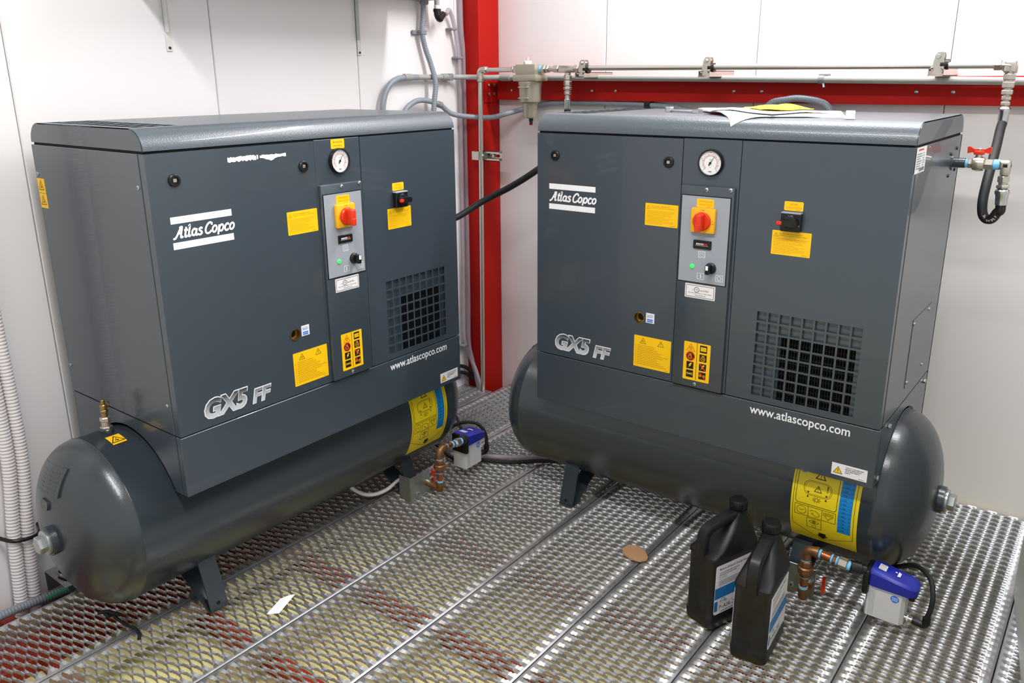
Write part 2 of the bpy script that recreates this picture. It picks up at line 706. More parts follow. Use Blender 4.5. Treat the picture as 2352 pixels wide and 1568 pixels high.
# ---- ceiling battens carrying the lamps
for i, (loc, sx, sy, pw) in enumerate(LIGHTS):
    b = empty('ceiling_batten', (loc[0], loc[1], CEIL))
    tag(b, ('white ceiling batten light above the compressor by the red beam',
            'white ceiling batten light above the aisle in front of the compressors')[i], 'light')
    m = MB()
    m.box((-sx / 2 - 0.02, -0.05, -0.06), (sx / 2 + 0.02, 0.05, 0.0), HEATG, 0.006, 2)
    m.build('housing', b)


# ================================================================== COMPRESSORS
# local frame: x along the front, y into the machine, z up from the floor
ZB, ZS, ZT, ZL = 0.385, 0.539, 1.1985, 1.250
DEP, S1, S2 = 0.527, 0.457, 0.612
TY, TZ, TR = 0.252, 0.285, 0.2155
TX0, TX1, DOME = -0.105, 1.001, 0.112
CPY = -0.010                                   # front of the raised control column


def front(y0=0.0):
    return lambda u, v, h: (u, y0 - h, v)


def side_l(u, v, h):
    return (-h, u, v)


def side_r(u, v, h):
    return (1.0 + h, u, v)


def tank_fn(u, s, h):
    """s = arc length downwards from the tank's front-most line, u = x"""
    a = PI + s / TR
    return (u, TY + (TR + h) * math.cos(a), TZ + (TR + h) * math.sin(a))


def screw(parent, pos, axis, r=0.0052):
    m = MB()
    m.lathe([(0, r), (0.0016, r), (0.003, r * 0.6)], pos, axis, ZINC, 12)
    p = Vector(pos) + Vector(axis) * 0.0031
    m.lathe([(0, r * 0.36), (0.0003, r * 0.3)], p, axis, BLACK, 6)
    return m.build('screw', parent)


def decal(name, parent, fn, draw):
    m = MB()
    draw(Print(m, fn))
    return m.build(name, parent, smooth=0)


def arc_pts(cy, cz, r, a0, a1, n):
    return [(cy + r * math.cos(math.radians(a0 + (a1 - a0) * k / n)),
             cz + r * math.sin(math.radians(a0 + (a1 - a0) * k / n))) for k in range(n + 1)]


def logo_letters():
    E = lambda cx, cy, rx, ry: ('o', [(cx + rx * math.cos(2 * PI * k / 18), cy + ry * math.sin(2 * PI * k / 18)) for k in range(18)])
    S = lambda *p: ('s', list(p))
    L = {
        'A': (1.02, [S((-.32, .0), (-.12, -.06), (.08, .2), (.3, .85), (.52, 1.5)),
                     S((.3, 1.38), (.55, 1.5), (.72, 1.42)),
                     S((.64, 1.45), (.64, .25), (.74, .02), (.96, .14)), S((.12, .62), (.64, .62))]),
        't': (.50, [S((.18, 1.4), (.18, .22), (.3, .02), (.5, .16)), S((-.06, .96), (.46, .96))]),
        'l': (.46, [S((-.02, 1.42), (.14, 1.5), (.14, .22), (.26, .02), (.44, .16))]),
        'a': (.88, [E(.36, .5, .27, .46), S((.66, .98), (.66, .22), (.76, .02), (.92, .16))]),
        's': (.66, [S((.55, .8), (.36, .98), (.14, .82), (.24, .58), (.48, .42), (.54, .18), (.32, .0), (.02, .14))]),
        'C': (.98, [S((.86, 1.12), (.84, 1.38), (.6, 1.52), (.3, 1.34), (.1, .8), (.16, .24), (.44, .0), (.74, .1), (.92, .36))]),
        'o': (.80, [E(.36, .5, .29, .46)]),
        'p': (.92, [S((.16, 1.0), (.16, .4), (.16, -.42)), E(.5, .5, .28, .46)]),
        'c': (.72, [S((.6, .76), (.44, .98), (.2, .86), (.1, .5), (.2, .1), (.42, .0), (.66, .18))]),
    }
    x = 0.0
    out = []
    for ch in 'Atlas Copco':
        if ch == ' ':
            x += 0.26
            continue
        wdt, strokes = L[ch]
        for kind, pts in strokes:
            if kind == 's':
                pp = [(q.x, q.y) for q in catmull([Vector((a, b, 0)) for a, b in pts], 4)]
            else:
                pp = pts
            out.append((kind, [(x + a + 0.22 * b, b) for a, b in pp]))
        x += wdt
    return out, x


def warn_tri_sign(p, cx, cy, s, line, sym='!', w=None):
    p.tri(cx, cy, s, w or s * 0.07, line)
    if sym == '!':
        p.poly([(cx - s * .05, cy + s * .16), (cx - s * .025, cy - s * .16), (cx + s * .025, cy - s * .16), (cx + s * .05, cy + s * .16)], line, 0.0008)
        p.poly(circ(cx, cy - s * .27, s * .045, 8), line, 0.0008)
    elif sym == 'z':
        p.poly([(cx + s * .1, cy + s * .2), (cx - s * .12, cy - s * .1), (cx, cy - s * .07), (cx - s * .09, cy - s * .34), (cx + s * .12, cy - s * .0), (cx + s * .0, cy - s * .03)], line, 0.0008)
    elif sym == 'o':
        p.ring(cx, cy - s * .12, s * .14, s * .05, line, n=12)
        p.line([(cx - s * .2, cy - s * .02), (cx - s * .1, cy - s * .06)], s * .05, line)
    elif sym == 'h':
        p.line([(cx - s * .18, cy - s * .26), (cx - s * .02, cy - s * .02), (cx + s * .04, cy + s * .12)], s * .05, line)
        p.poly(circ(cx + s * .03, cy - s * .2, s * .09, 8), line, 0.0008)


def caution_sticker(u0, v0, u1, v1):
    def draw(p):
        p.base(rrect(u0, v0, u1, v1, 0.002), YEL)
        W, H = u1 - u0, v1 - v0
        warn_tri_sign(p, u0 + W * .095, v1 - H * .165, W * .12, YELD, 'z')
        p.text('CAUTION - RISK OF ELECTRIC SHOCK', u0 + W * .19, v1 - H * .145, YELD, height=H * .042, width=W * .58, offset=.012, res=1)
        p.text('ATTENTION - RISQUE DU CHOC ELECTRIQUE', u0 + W * .19, v1 - H * .225, YELD, height=H * .042, width=W * .70, offset=.012, res=1)
        ln = [('MORE THAN ONE DISCONNECT SWITCH MUST BE OPEN', .84), ('TO DE-ENERGIZE THE EQUIPMENT BEFORE SERVICING.', .82),
              ('BEFORE SERVICING, OPEN ALL THE DISCONNECT', .74), ('SWITCHES OUTSIDE OF THE EQUIPMENT PLACED', .76),
              ('UPSTREAM IN EACH SUPPLY LINE', .52), ("POUR DESALIMENTER L'EQUIPEMENT, IL FAUT", .80),
              ('OUVRIR LES SECTIONNEURS AMONT', .66), ("AVANT L'ENTRETIEN, S'ASSURER QUE LES APPAREILS", .82),
              ("EXTERIEURS A L'EQUIPEMENT PLACES EN AMONT", .80), ('DE CHAQUE LIGNE SOIENT OUVERTS', .48)]
        for i, (s, wd) in enumerate(ln):
            p.text(s, u0 + W * .05, v1 - H * (.36 + .062 * i), YELD, height=H * .034, width=W * wd, res=1)
        p.words(u0 + W * .80, v0 + H * .055, W * .12, H * .022, YELD)
    return draw


def notice_sticker(u0, v0, u1, v1):
    def draw(p):
        p.base(rrect(u0, v0, u1, v1, 0.002), YEL)
        W, H = u1 - u0, v1 - v0
        warn_tri_sign(p, u0 + W * .25, v1 - H * .145, W * .16, YELB, 'o', W * .009)
        warn_tri_sign(p, u0 + W * .73, v1 - H * .145, W * .16, YELB, '!', W * .009)
        for i, wd in enumerate((.46, .48, .55, .68, .64, .84, .70, .54, .55, .64, .74, .80)):
            y = v1 - H * (.305 + .0545 * i)
            p.words(u0 + W * .04, y, W * .03, H * .017, YELD)
            p.words(u0 + W * .10, y, W * wd, H * .017, YELD)
        p.words(u0 + W * .86, v0 + H * .03, W * .09, H * .012, YELD)
    return draw


def pictogram_sticker(u0, v0, u1, v1):
    def draw(p):
        p.base(rrect(u0, v0, u1, v1, 0.002), YEL)
        W, H = u1 - u0, v1 - v0
        cm = (u0 + u1) / 2
        p.poly(rect(cm - .0007, v0 + .003, cm + .0007, v1), YELB, .0008)
        s = W * .27
        L, R = u0 + W * .26, u0 + W * .74
        rows = [v1 - H * f for f in (.135, .37, .61, .835)]
        p.tri(L, rows[0], s * 1.15, s * .09, PORANGE)
        p.ring(L, rows[0] - s * .12, s * .17, s * .07, YELB, n=12)
        p.poly(circ(L, rows[1], s * .64, 20), PRED, .0007)
        p.poly(circ(L, rows[1], s * .50, 20), PBLACK, .0008)
        p.ring(L - s * .05, rows[1] - s * .08, s * .24, s * .12, YELD, .0009, 14)
        p.poly(rect(L - s * .15, rows[1] + s * .2, L + s * .15, rows[1] + s * .36), YELD, .0009)
        p.line([(L - s * .42, rows[1] + s * .42), (L + s * .42, rows[1] - s * .42)], s * .15, PRED, .001)
        for cx, i in ((L, 2), (L, 3), (R, 0), (R, 1), (R, 2), (R, 3)):
            y = rows[i]
            p.poly(rect(cx - s / 2, y - s / 2, cx + s / 2, y + s / 2), PBLACK, .0007)
            if i == 0:
                p.poly(rect(cx - s * .38, y - s * .28, cx - s * .02, y + s * .28), YEL, .0009)
                p.poly(rect(cx + s * .02, y - s * .28, cx + s * .38, y + s * .28), YEL, .0009)
                p.line([(cx - s * .2, y - s * .2), (cx - s * .2, y + s * .2)], s * .06, YELD, .001)
                p.line([(cx + s * .2, y - s * .2), (cx + s * .2, y + s * .2)], s * .06, YELD, .001)
            elif i == 1:
                p.ring(cx, y - s * .1, s * .28, s * .12, YELD, .0009, 14)
                p.line([(cx - s * .08, y - s * .02), (cx + s * .12, y - s * .16)], s * .1, YEL, .001)
                p.poly(rect(cx - s * .2, y + s * .24, cx + s * .2, y + s * .38), YELD, .0009)
            elif i == 2:
                p.poly([(cx + s * .08, y + s * .36), (cx + s * .3, y + s * .3), (cx + s * .06, y + s * .04), (cx + s * .2, y + s * .0),
                        (cx - s * .28, y - s * .36), (cx - s * .04, y - s * .08), (cx - s * .2, y - s * .02)], YEL, .0009)
            else:
                p.ring(cx - s * .28, y, s * .12, s * .06, YEL, .0009, 10)
                p.ring(cx + s * .28, y, s * .12, s * .06, YEL, .0009, 10)
                if cx == L:
                    p.poly(circ(cx, y, s * .11, 10), YEL, .0009)
            if cx == R and i > 1:
                p.line([(cx - s * .42, y + s * .46), (cx + s * .44, y - s * .44)], s * .15, PRED, .001)
    return draw


def make_compressor():
    root = empty('air_compressor')
    # ---------------- pressure tank
    m = MB()
    prof = []
    N = 14
    for k in range(N + 1):
        a = PI / 2 * k / N
        prof.append((TX0 - DOME * math.cos(a), TR * math.sin(a) ** 0.92))
    prof += [(TX0 + .001, TR + .0012), (TX0 + .004, TR + .0012), (TX0 + .006, TR)]
    prof += [(TX1 - .006, TR), (TX1 - .004, TR + .0012), (TX1 - .001, TR + .0012)]
    for k in range(N + 1):
        a = PI / 2 * (N - k) / N
        prof.append((TX1 + DOME * math.cos(a), TR * math.sin(a) ** 0.92))
    m.lathe(prof, (0, TY, TZ), (1, 0, 0), TANKM, 72)
    tank = m.build('tank', root, smooth=40)
    for s, xe in ((-1, TX0 - DOME), (1, TX1 + DOME)):
        m = MB()
        m.lathe([(-.022, .036), (.012, .036), (.013, .033)], (xe, TY, TZ), (s, 0, 0), TANKM, 28)
        m.build('coupling', tank)
        m = MB()
        m.lathe([(.013, .030), (.015, .031), (.020, .031), (.021, .029)], (xe, TY, TZ), (s, 0, 0), ZINC, 28)
        m.lathe([(.021, .021), (.024, .0225), (.036, .0225), (.038, .020)], (xe, TY, TZ), (s, 0, 0), ZINC, 6)
        m.build('hex_plug', tank)
    # rating plates welded on the left dome
    def on_dome(u, v, h):       # u = y offset, v = z offset from the axis
        q = (math.hypot(u, v) / TR) ** (1 / .92)
        x = TX0 - DOME * math.sqrt(max(0, 1 - q * q)) - h
        return (x, TY + u, TZ + v)
    m = MB()
    pts = rect(-.035, .112, .082, .176)
    n = 6
    gv, gf = [], []
    for h in (-.004, .005):
        for i in range(n + 1):
            for k in range(n + 1):
                u = -.035 + .117 * i / n
                v = .112 + .064 * k / n
                gv.append(on_dome(u, v - u * .1, h))
    o2 = (n + 1) ** 2
    for i in range(n):
        for k in range(n):
            a = i * (n + 1) + k
            gf.append((a + o2, a + o2 + 1, a + o2 + n + 2, a + o2 + n + 1))
    per = [i * (n + 1) for i in range(n)] + [n * (n + 1) + k for k in range(n)] + \
          [(n - i) * (n + 1) + n for i in range(n)] + [n - k for k in range(n)]
    gf += [(per[i], per[(i + 1) % len(per)], o2 + per[(i + 1) % len(per)], o2 + per[i]) for i in range(len(per))]
    m.add(gv, gf, TANKM)
    for i in range(6):
        for k in range(3):
            u0, v0 = -.02 + .032 * k, .163 - .009 * i
            m.prism(rect(u0, v0, u0 + .020, v0 + .0025), lambda u, v, h: on_dome(u, v - u * .1, h), .004, .0056, TANKM)
    m.build('rating_plate', tank)
    m = MB()
    m.prism(rrect(.006, .072, .046, .096, .008), on_dome, -.004, .005, TANKM)
    m.build('inspection_plate', tank)
    # safety valve on the tank's left shoulder
    m = MB()
    bx_, by_, bz_ = -.046, .262, TZ + TR - .003
    m.cyl((bx_, by_, bz_), (bx_, by_, bz_ + .016), .016, TANKM, 20, .002)
    m.hexn((bx_, by_, bz_ + .016), (bx_, by_, bz_ + .022), .0145, NICKEL)
    m.cyl((bx_, by_, bz_ + .022), (bx_, by_, bz_ + .034), .0105, NICKEL)
    m.hexn((bx_, by_, bz_ + .034), (bx_, by_, bz_ + .047), .013, NICKEL)
    m.cyl((bx_, by_, bz_ + .047), (bx_, by_, bz_ + .058), .0075, BRASS)
    m.hexn((bx_, by_, bz_ + .058), (bx_, by_, bz_ + .066), .0095, BRASS)
    m.cyl((bx_, by_, bz_ + .066), (bx_, by_, bz_ + .080), .0085, BRASS, 14, .002)
    m.cyl((bx_, by_, bz_ + .080), (bx_, by_, bz_ + .092), .0048, BRASS, 12, .001)
    m.tube([(bx_ + .007, by_, bz_ + .070), (bx_ + .014, by_ - .003, bz_ + .079), (bx_ + .008, by_ - .003, bz_ + .088)], .0014, BRASS, 6, 4)
    m.build('safety_valve', tank)
    # small pressure warning sticker on the shoulder, and the yellow drain notice
    def shoulder(u, v, h):
        a = math.radians(100) + v / TR
        return (u, TY + (TR + h) * math.cos(a), TZ + (TR + h) * math.sin(a))

    def draw(p):
        for i in range(6):
            va, vb = -.022 + .007 * i, -.015 + .007 * i
            p.mb.add([shoulder(a, b, .0006) for a, b in ((-.066, va), (-.0315, va), (-.0315, vb), (-.066, vb))], [(0, 1, 2, 3)], YEL)
        q = Print(p.mb, lambda u, v, h: shoulder(-.0488 + u, -.001 - v, h + .0006))
        warn_tri_sign(q, 0, 0, .031, PBLACK, 'h')
    decal('pressure_sticker', tank, shoulder, draw)

    def draw(p):
        u0, u1 = .799, .968
        s0, s1 = -.105, .130
        n = 22
        v, f = [], []
        for i in range(n + 1):
            s = s0 + (s1 - s0) * i / n
            v += [tank_fn(u0, s, .0009), tank_fn(u1, s, .0009)]
        f = [(2 * i, 2 * i + 1, 2 * i + 3, 2 * i + 2) for i in range(n)]
        p.mb.add(v, f, TAGY)
        q = Print(p.mb, lambda u, w, h: tank_fn(u0 + u, s1 - w, h + .0009))

        def ln(pts, wd, mt=PBLACK, closed=False, h=.0005):
            P = [Vector(a) for a in pts]
            if closed:
                P.append(P[0])
            out = []
            for a, b in zip(P, P[1:]):
                k = max(1, int((b - a).length / .008))
                out += [a.lerp(b, t / k) for t in range(k)]
            out.append(P[-1])
            q.line([(a.x, a.y) for a in out], wd, mt, h)
        # frame w = height above the bottom edge
        ln([(.006, .225), (.006, .052), (.083, .010), (.160, .045), (.160, .225)], .0011)
        ln([(.012, .225), (.012, .128), (.016, .122), (.112, .122), (.116, .128), (.116, .225)], .0013)
        # blue log panel
        n2 = 12
        bu0, bu1, bw0, bw1 = .121, .154, .062, .225
        for i in range(n2):
            wa, wb = bw0 + (bw1 - bw0) * i / n2, bw0 + (bw1 - bw0) * (i + 1) / n2
            q.poly(rect(bu0, wa, bu1, wb), TAGB, .0004)
        for i in range(14):
            wv = .068 + .0112 * i
            q.line([(.123, wv), (.144, wv)], .0006, PBLACK, .0006)
            q.text('/ /20', .126, wv + .001, PBLACK, height=.0048, h=.0007, res=1)
            q.line(rect(.147, wv, .1515, wv + .0045), .0005, PBLACK, .0006, True)
        # vessel drawing
        ln(rrect(.030, .150, .100, .188, .016, 5), .0010, YELB, True)
        ln(rrect(.033, .153, .097, .185, .014, 5), .0006, YELB, True)
        warn_tri_sign(q, .066, .170, .018, PBLACK, '!', .0015)
        warn_tri_sign(q, .068, .207, .024, PBLACK, '!', .0022)
        q.poly(rect(.088, .172, .0905, .184), PBLACK, .0006)
        q.poly(rect(.088, .167, .0905, .1695), PBLACK, .0006)
        for cx in (.042, .088):
            for sg, wv in ((1, .146), (-1, .156)):
                q.poly([(cx - .003, wv - sg * .003), (cx + .003, wv - sg * .003), (cx, wv + sg * .003)], PBLACK, .0006)
        for k in range(9):
            a = 2 * PI * k / 9
            q.line([(.065 + .003 * math.cos(a), .140 + .003 * math.sin(a)), (.065 + .011 * math.cos(a), .140 + .008 * math.sin(a))], .0012, PBLACK, .0006)
        # row of three pictograms and the eye
        ln(rect(.012, .086, .116, .117), .0011, PBLACK, True)
        ln([(.0465, .086), (.0465, .117)], .0011)
        ln([(.0815, .086), (.0815, .117)], .0011)
        ln(circ(.029, .1015, .012, 16), .0010, PBLACK, True)
        ln([(.022, .105), (.028, .100), (.036, .104)], .0010)
        ln([(.050, .104), (.056, .108), (.068, .107), (.076, .099), (.073, .092), (.066, .091), (.060, .096), (.055, .097), (.060, .101)], .0010)
        ln([(.086, .111), (.110, .111), (.110, .103), (.105, .101), (.105, .098), (.101, .098), (.098, .090), (.094, .098), (.091, .098), (.091, .101), (.086, .103)], .0010, PBLACK, True)
        for k in range(3):
            q.line(circ(.0915 + .0065 * k, .106, .0025, 8), .0008, PBLACK, .0006, True)
        ln(rect(.044, .050, .081, .082), .0011, PBLACK, True)
        ln([(.049, .071), (.056, .076), (.062, .077), (.069, .076), (.076, .071), (.069, .067), (.062, .066), (.056, .067)], .0010, PBLACK, True)
        q.ring(.0625, .0715, .004, .0012, PBLACK, .0006, 12)
        q.poly(circ(.0625, .0715, .0017, 8), PBLACK, .0006)
        q.ring(.0625, .057, .005, .0008, PBLACK, .0006, 12)
        # down arrow
        q.poly([(.074, .038), (.092, .038), (.092, .028), (.098, .028), (.083, .014), (.068, .028), (.074, .028)], PBLACK, .0006)
        q.poly(circ(.024, .215, .011, 16), TAGB, .0006)
    decal('drain_notice', tank, tank_fn, draw)

    # ---------------- tank feet: bent flat bars
    for x0, yt_, zt_ in ((.052, .094, .135), (.799, .104, .128)):
        for mir in (False, True):
            my = (lambda y: 2 * TY - y) if mir else (lambda y: y)
            path = [(yt_ + .012, zt_ + .012), (yt_, zt_), (.060, .020), (.058, .006), (.070, .0022), (.084, .008), (.150, .050), (.205, .079)]
            P = [(q.x, q.y) for q in catmull([Vector((a, b, 0)) for a, b in path], 3)]
            m = MB()
            t2 = .0025
            L, R = [], []
            for i, p in enumerate(P):
                a, b = P[max(i - 1, 0)], P[min(i + 1, len(P) - 1)]
                d_ = Vector((b[0] - a[0], b[1] - a[1])).normalized()
                L.append((p[0] - d_.y * t2, p[1] + d_.x * t2))
                R.append((p[0] + d_.y * t2, p[1] - d_.x * t2))
            poly = L + R[::-1]
            nn = len(poly)
            vv = [(x0, my(a), b) for a, b in poly] + [(x0 + .050, my(a), b) for a, b in poly]
            ff = [(i, (i + 1) % nn, nn + (i + 1) % nn, nn + i) for i in range(nn)]
            h2 = len(L)
            for s in (0, nn):
                ff += [(s + i, s + i + 1, s + nn - 2 - i, s + nn - 1 - i) for i in range(h2 - 1)]
            m.add(vv, ff, TANKM)
            ft = m.build('foot', root, smooth=40)
            if not mir:
                m = MB()
                m.lathe([(0, .0048), (.0006, .0048)], (x0 + .024, .0565, .024), (0, -1, .1), BLACK, 12)
                m.build('bolt_hole', ft)

    # ---------------- cabinet
    m = MB()
    m.box((.016, .026, .505), (.984, .515, 1.185), DARKIN)  # solid black box, paints in the shade behind the panel gaps
    m.build('inner_shade_box', root)

    hole = circ(.350, .7065, .0165, 24)
    m = MB()
    plate(m, rect(.0012, ZS + .0018, S1 - .0014, ZT - .002), [hole], front(), -.022, 0, SLATE)
    door = m.build('door', root)
    m = MB()
    m.lathe([(.0015, .0166), (.0018, .0150), (-.012, .0135), (-.012, .0105), (-.020, .0100)], (.350, 0, .7065), (0, -1, 0), BRASS, 24, True)
    m.lathe([(-.021, .0105), (-.020, .0105)], (.350, 0, .7065), (0, -1, 0), BLACK, 16)
    m.build('sight_port', door)
    for kx in (.0635, .418):
        m = MB()
        m.lathe([(0, .0142), (.004, .0142), (.006, .0120), (.006, .0085), (.003, .0080), (.003, .0001)], (kx, 0, 1.136), (0, -1, 0), BLACK, 24)
        lk = m.build('quarter_turn_lock', door)
        m = MB()
        m.box((kx - .0042, -.0052, 1.132), (kx + .0042, -.003, 1.140), NICKEL, .0006, 1)
        m.build('square_key', lk)
    m = MB()
    m.box((S1, 0, ZS + .002), (S2 - .001, .022, ZT - .0005), SLATE, .001, 1)
    column = m.build('control_column', root)
    gx0, gz0, gx1, gz1 = .682, .558, .936, .781
    cw, ch_ = (gx1 - gx0 + .0048) / 9, (gz1 - gz0 + .0048) / 8
    holes = []
    for i in range(9):
        for k in range(8):
            hx, hz = gx0 + cw * i, gz0 + ch_ * k
            holes.append(rect(hx, hz, hx + cw - .0048, hz + ch_ - .0048))
    m = MB()
    plate(m, rect(S2 + .001, ZS + .0018, .9988, ZT - .001), holes, front(), -.0016, 0, SLATE)
    m.box((S2 + .001, .0016, ZS + .0018), (.640, .022, ZT - .001), SLATE)
    m.box((.960, .0016, ZS + .0018), (.9988, .022, ZT - .001), SLATE)
    m.box((.640, .0016, .80), (.960, .022, ZT - .001), SLATE)
    m.box((.640, .0016, ZS + .0018), (.960, .022, .552), SLATE)
    panel = m.build('grille_panel', root)
    # recessed shroud behind the grille with the cooler core in its opening
    m = MB()
    plate(m, rect(.66, .545, .958, .80), [rect(.744, .548, .924, .722)], front(.009), -.001, 0, SLATE)
    m.build('shroud', panel)
    m = MB()
    for k in range(26):
        xx = .745 + .0069 * k
        m.box((xx, .0105, .55), (xx + .0012, .024, .72), FIN)
    for k in range(10):
        zz = .556 + .0165 * k
        m.cyl((.745, .018, zz), (.923, .018, zz), .003, DARKIN, 6)
    m.box((.738, .0242, .545), (.930, .0255, .728), DARKIN)
    m.build('cooler_core', panel)
    # skirt below
    m = MB()
    m.box((.0, .0, ZB), (1.0, .020, ZS - .0015), SLATE, .0012, 1)
    skirt = m.build('base_panel', root)
    # side panels, upper and lower (lower one cut round the tank)
    for name, sx in (('side_panel', 0), ('side_panel', 1)):
        m = MB()
        xa, xb = (.0, .010) if sx == 0 else (.990, 1.0)
        m.box((xa, .0245, ZS + .001), (xb, DEP, ZT - .002), SLATE, .0012, 1)
        sp = m.build(name, root)
        for yy, zz in ((.036, 1.124), (.517, 1.124), (.039, .612), (.516, .614)):
            if sx == 0:
                screw(sp, (xa, yy, zz), (-1, 0, 0))
        arc = arc_pts(TY, TZ, TR + .0075, 180 - 28, 28, 26)
        poly = [(.0215, ZB), (.060, ZB)] + arc + [(.444, ZB), (DEP, ZB), (DEP, ZS - .0012), (.0215, ZS - .0012)]
        poly = [(a, b) for a, b in poly if b >= ZB - 1e-6]
        m = MB()
        v2, f2 = plate_fill(poly, [])
        plate(m, poly, [], (lambda u, v, h: (xa + h, u, v)), 0.0, .010, SLATE)
        m.build('lower_side_panel', root)
    m = MB()
    m.box((.0, DEP - .010, ZB), (1.0, DEP, ZT - .002), SLATE)
    m.build('back_panel', root)
    # access cover, outlet stub and screws on the right side
    m = MB()
    plate(m, [(.216, .578), (.400, .578), (.430, .600), (.430, .760), (.216, .760)], [], side_r, 0, .0012, SLATE)
    cov = m.build('side_cover', root)
    for yy, zz in ((.226, .748), (.398, .748), (.232, .590), (.404, .590)):
        screw(cov, (1.0012, yy, zz), (1, 0, 0), .0046)
    for yy in (.086, .474):
        m = MB()
        m.hexn((1.0, yy, .521), (1.007, yy, .521), .0075, ZINC)
        m.build('bolt', root)
    m = MB()
    m.hexn((1.0, .030, .404), (1.005, .030, .404), .0065, ZINC)
    m.build('bolt', root)
    m = MB()
    m.cyl((1.0, .435, 1.131), (1.031, .435, 1.131), .0125, TANKM, 20, .001)
    m.lathe([(0, .020), (.003, .020)], (1.0, .435, 1.131), (1, 0, 0), SLATE, 20)
    m.build('air_outlet', root)
    for yy, zz in ((.40, 1.155), (.47, 1.165), (.40, 1.10), (.475, 1.11)):
        m = MB()
        m.lathe([(0, .0045), (.003, .0040)], (1.0, yy, zz), (1, 0, 0), BLACK, 8)
        m.build('bolt', root)

    # ---------------- lid
    R = .047
    y1 = DEP
    prof = [(.0, ZT + .004)] + arc_pts(R, ZL - R, R, 180, 90, 10)
    fr = prof + [(R, ZT + .004)]
    bk = [(y1 - R, ZT + .004), (y1, ZT + .004)] + arc_pts(y1 - R, ZL - R, R, 0, 90, 10)
    m = MB()
    for poly in (fr, bk):
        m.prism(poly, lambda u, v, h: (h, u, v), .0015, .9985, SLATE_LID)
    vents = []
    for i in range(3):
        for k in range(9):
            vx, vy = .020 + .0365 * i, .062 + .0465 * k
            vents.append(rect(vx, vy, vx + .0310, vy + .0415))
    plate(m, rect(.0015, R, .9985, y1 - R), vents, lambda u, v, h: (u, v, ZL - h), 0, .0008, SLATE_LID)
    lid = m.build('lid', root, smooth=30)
    for xa, xb in ((0.0, .0032), (.9968, 1.0)):
        r = R - .003
        pp = [(.0022, ZT + .0045)] + arc_pts(R, ZL - R, r, 180, 90, 10) + arc_pts(y1 - R, ZL - R, r, 90, 0, 10) + [(y1 - .0022, ZT + .0045)]
        m = MB()
        m.prism(pp, lambda u, v, h: (h, u, v), xa, xb, SLATE)
        m.build('lid_end_cap', lid)
    m = MB()
    m.box((.0045, .006, ZT - .004), (.9955, .520, ZT + .006), DARKIN)  # added dark fill: painted shade under the vents, closes the see-through end gaps
    m.build('lid_shade_fill', lid)

    # ---------------- control column fittings
    m = MB()
    m.box((.4605, CPY, ZS + .0035), (.6045, .002, 1.083), SLATE, .003, 2)
    cover = m.build('switch_cover', column)
    screw(cover, (.531, CPY, 1.074), (0, -1, 0))
    screw(cover, (.5945, CPY, 1.077), (0, -1, 0))
    screw(cover, (.529, CPY, .553), (0, -1, 0))
    m = MB()
    m.prism(rect(.464, .832, .5985, 1.0595), front(CPY), 0, .0012, BLACK)
    p = Print(m, front(CPY))
    m.prism(rect(.4665, .8345, .596, 1.057), front(CPY), .0008, .0020, PLATEG)
    H = .0023

    def frame(u0, v0, u1, v1):
        p.line(rect(u0, v0, u1, v1), .0013, LABELP, H, True)
    frame(.520, .901, .538, .917)
    p.ring(.529, .909, .0055, .0011, LABELP, H, 18)
    p.line([(.5262, .911), (.529, .9085), (.5325, .912)], .0011, LABELP, H)
    for a, b in ((.5222, .9032), (.5358, .9032), (.5222, .9148), (.5358, .9148)):
        p.poly(circ(a, b, .0011, 4), LABELP, H)
    frame(.520, .844, .538, .8595)
    p.poly(rect(.5276, .8468, .5304, .8568), LABELP, H)
    frame(.5705, .8445, .589, .8605)
    p.ring(.5797, .8525, .0052, .0015, LABELP, H, 18)
    m.build('control_plate', column)
    # main switch
    m = MB()
    m.box((.497, CPY - .014, .966), (.563, CPY - .0015, 1.0295), SWY, .0045, 2)
    p = Print(m, front(CPY - .0143))
    p.text('I ON', .524, 1.0225, PBLACK, height=.0035, h=0, res=1)
    p.text('O', .5015, .9975, PBLACK, height=.0040, h=0, res=1)
    p.text('OFF', .5012, .992, PBLACK, height=.0028, h=0, res=1)
    p.text('ON', .5545, .990, PBLACK, height=.0028, h=0, res=1)
    p.text('+', .5560, .996, PBLACK, height=.0030, h=0, res=1)
    sw = m.build('main_switch', column)
    m = MB()
    cxk, czk = .530, .9965
    yk = CPY - .014
    m.lathe([(0, .0235), (.006, .0235), (.009, .021), (.009, .001)], (cxk, yk, czk), (0, -1, 0), SWR, 32)
    m.box((cxk - .0095, yk - .030, czk - .0225), (cxk + .0095, yk - .006, czk + .021), SWR, .0055, 3)
    m.box((cxk - .0065, yk - .0315, czk - .0225), (cxk + .0065, yk - .028, czk - .004), SWR, .0012, 1)
    m.build('switch_knob', sw)
    # hour meter
    m = MB()
    m.box((.505, CPY - .006, .9235), (.554, CPY - .001, .9455), BLACK, .001, 1)
    hm = m.build('hour_meter', column)
    m = MB()
    p = Print(m, front(CPY - .0062))
    for i in range(5):
        p.poly(rect(.5135 + .0042 * i, .9345, .5165 + .0042 * i, .9385), LABELP, 0)
    for i in range(3):
        p.poly(rect(.5345 + .0036 * i, .9345, .5370 + .0036 * i, .9385), PRED, 0)
    p.line([(.5115, .9325), (.5465, .9325)], .0007, LABELP, 0)
    m.build('meter_digits', hm, smooth=0)
    m = MB()
    m.lathe([(0, .0065), (.002, .0065), (.004, .005), (.0052, .002)], (.504, CPY - .0015, .8755), (0, -1, 0), LEDG, 16)
    m.build('indicator_lamp', column)
    m = MB()
    sxk, szk = .556, .876
    m.lathe([(0, .0145), (.006, .0145), (.008, .012), (.012, .0115), (.012, .001)], (sxk, CPY - .001, szk), (0, -1, 0), BLACK, 24)
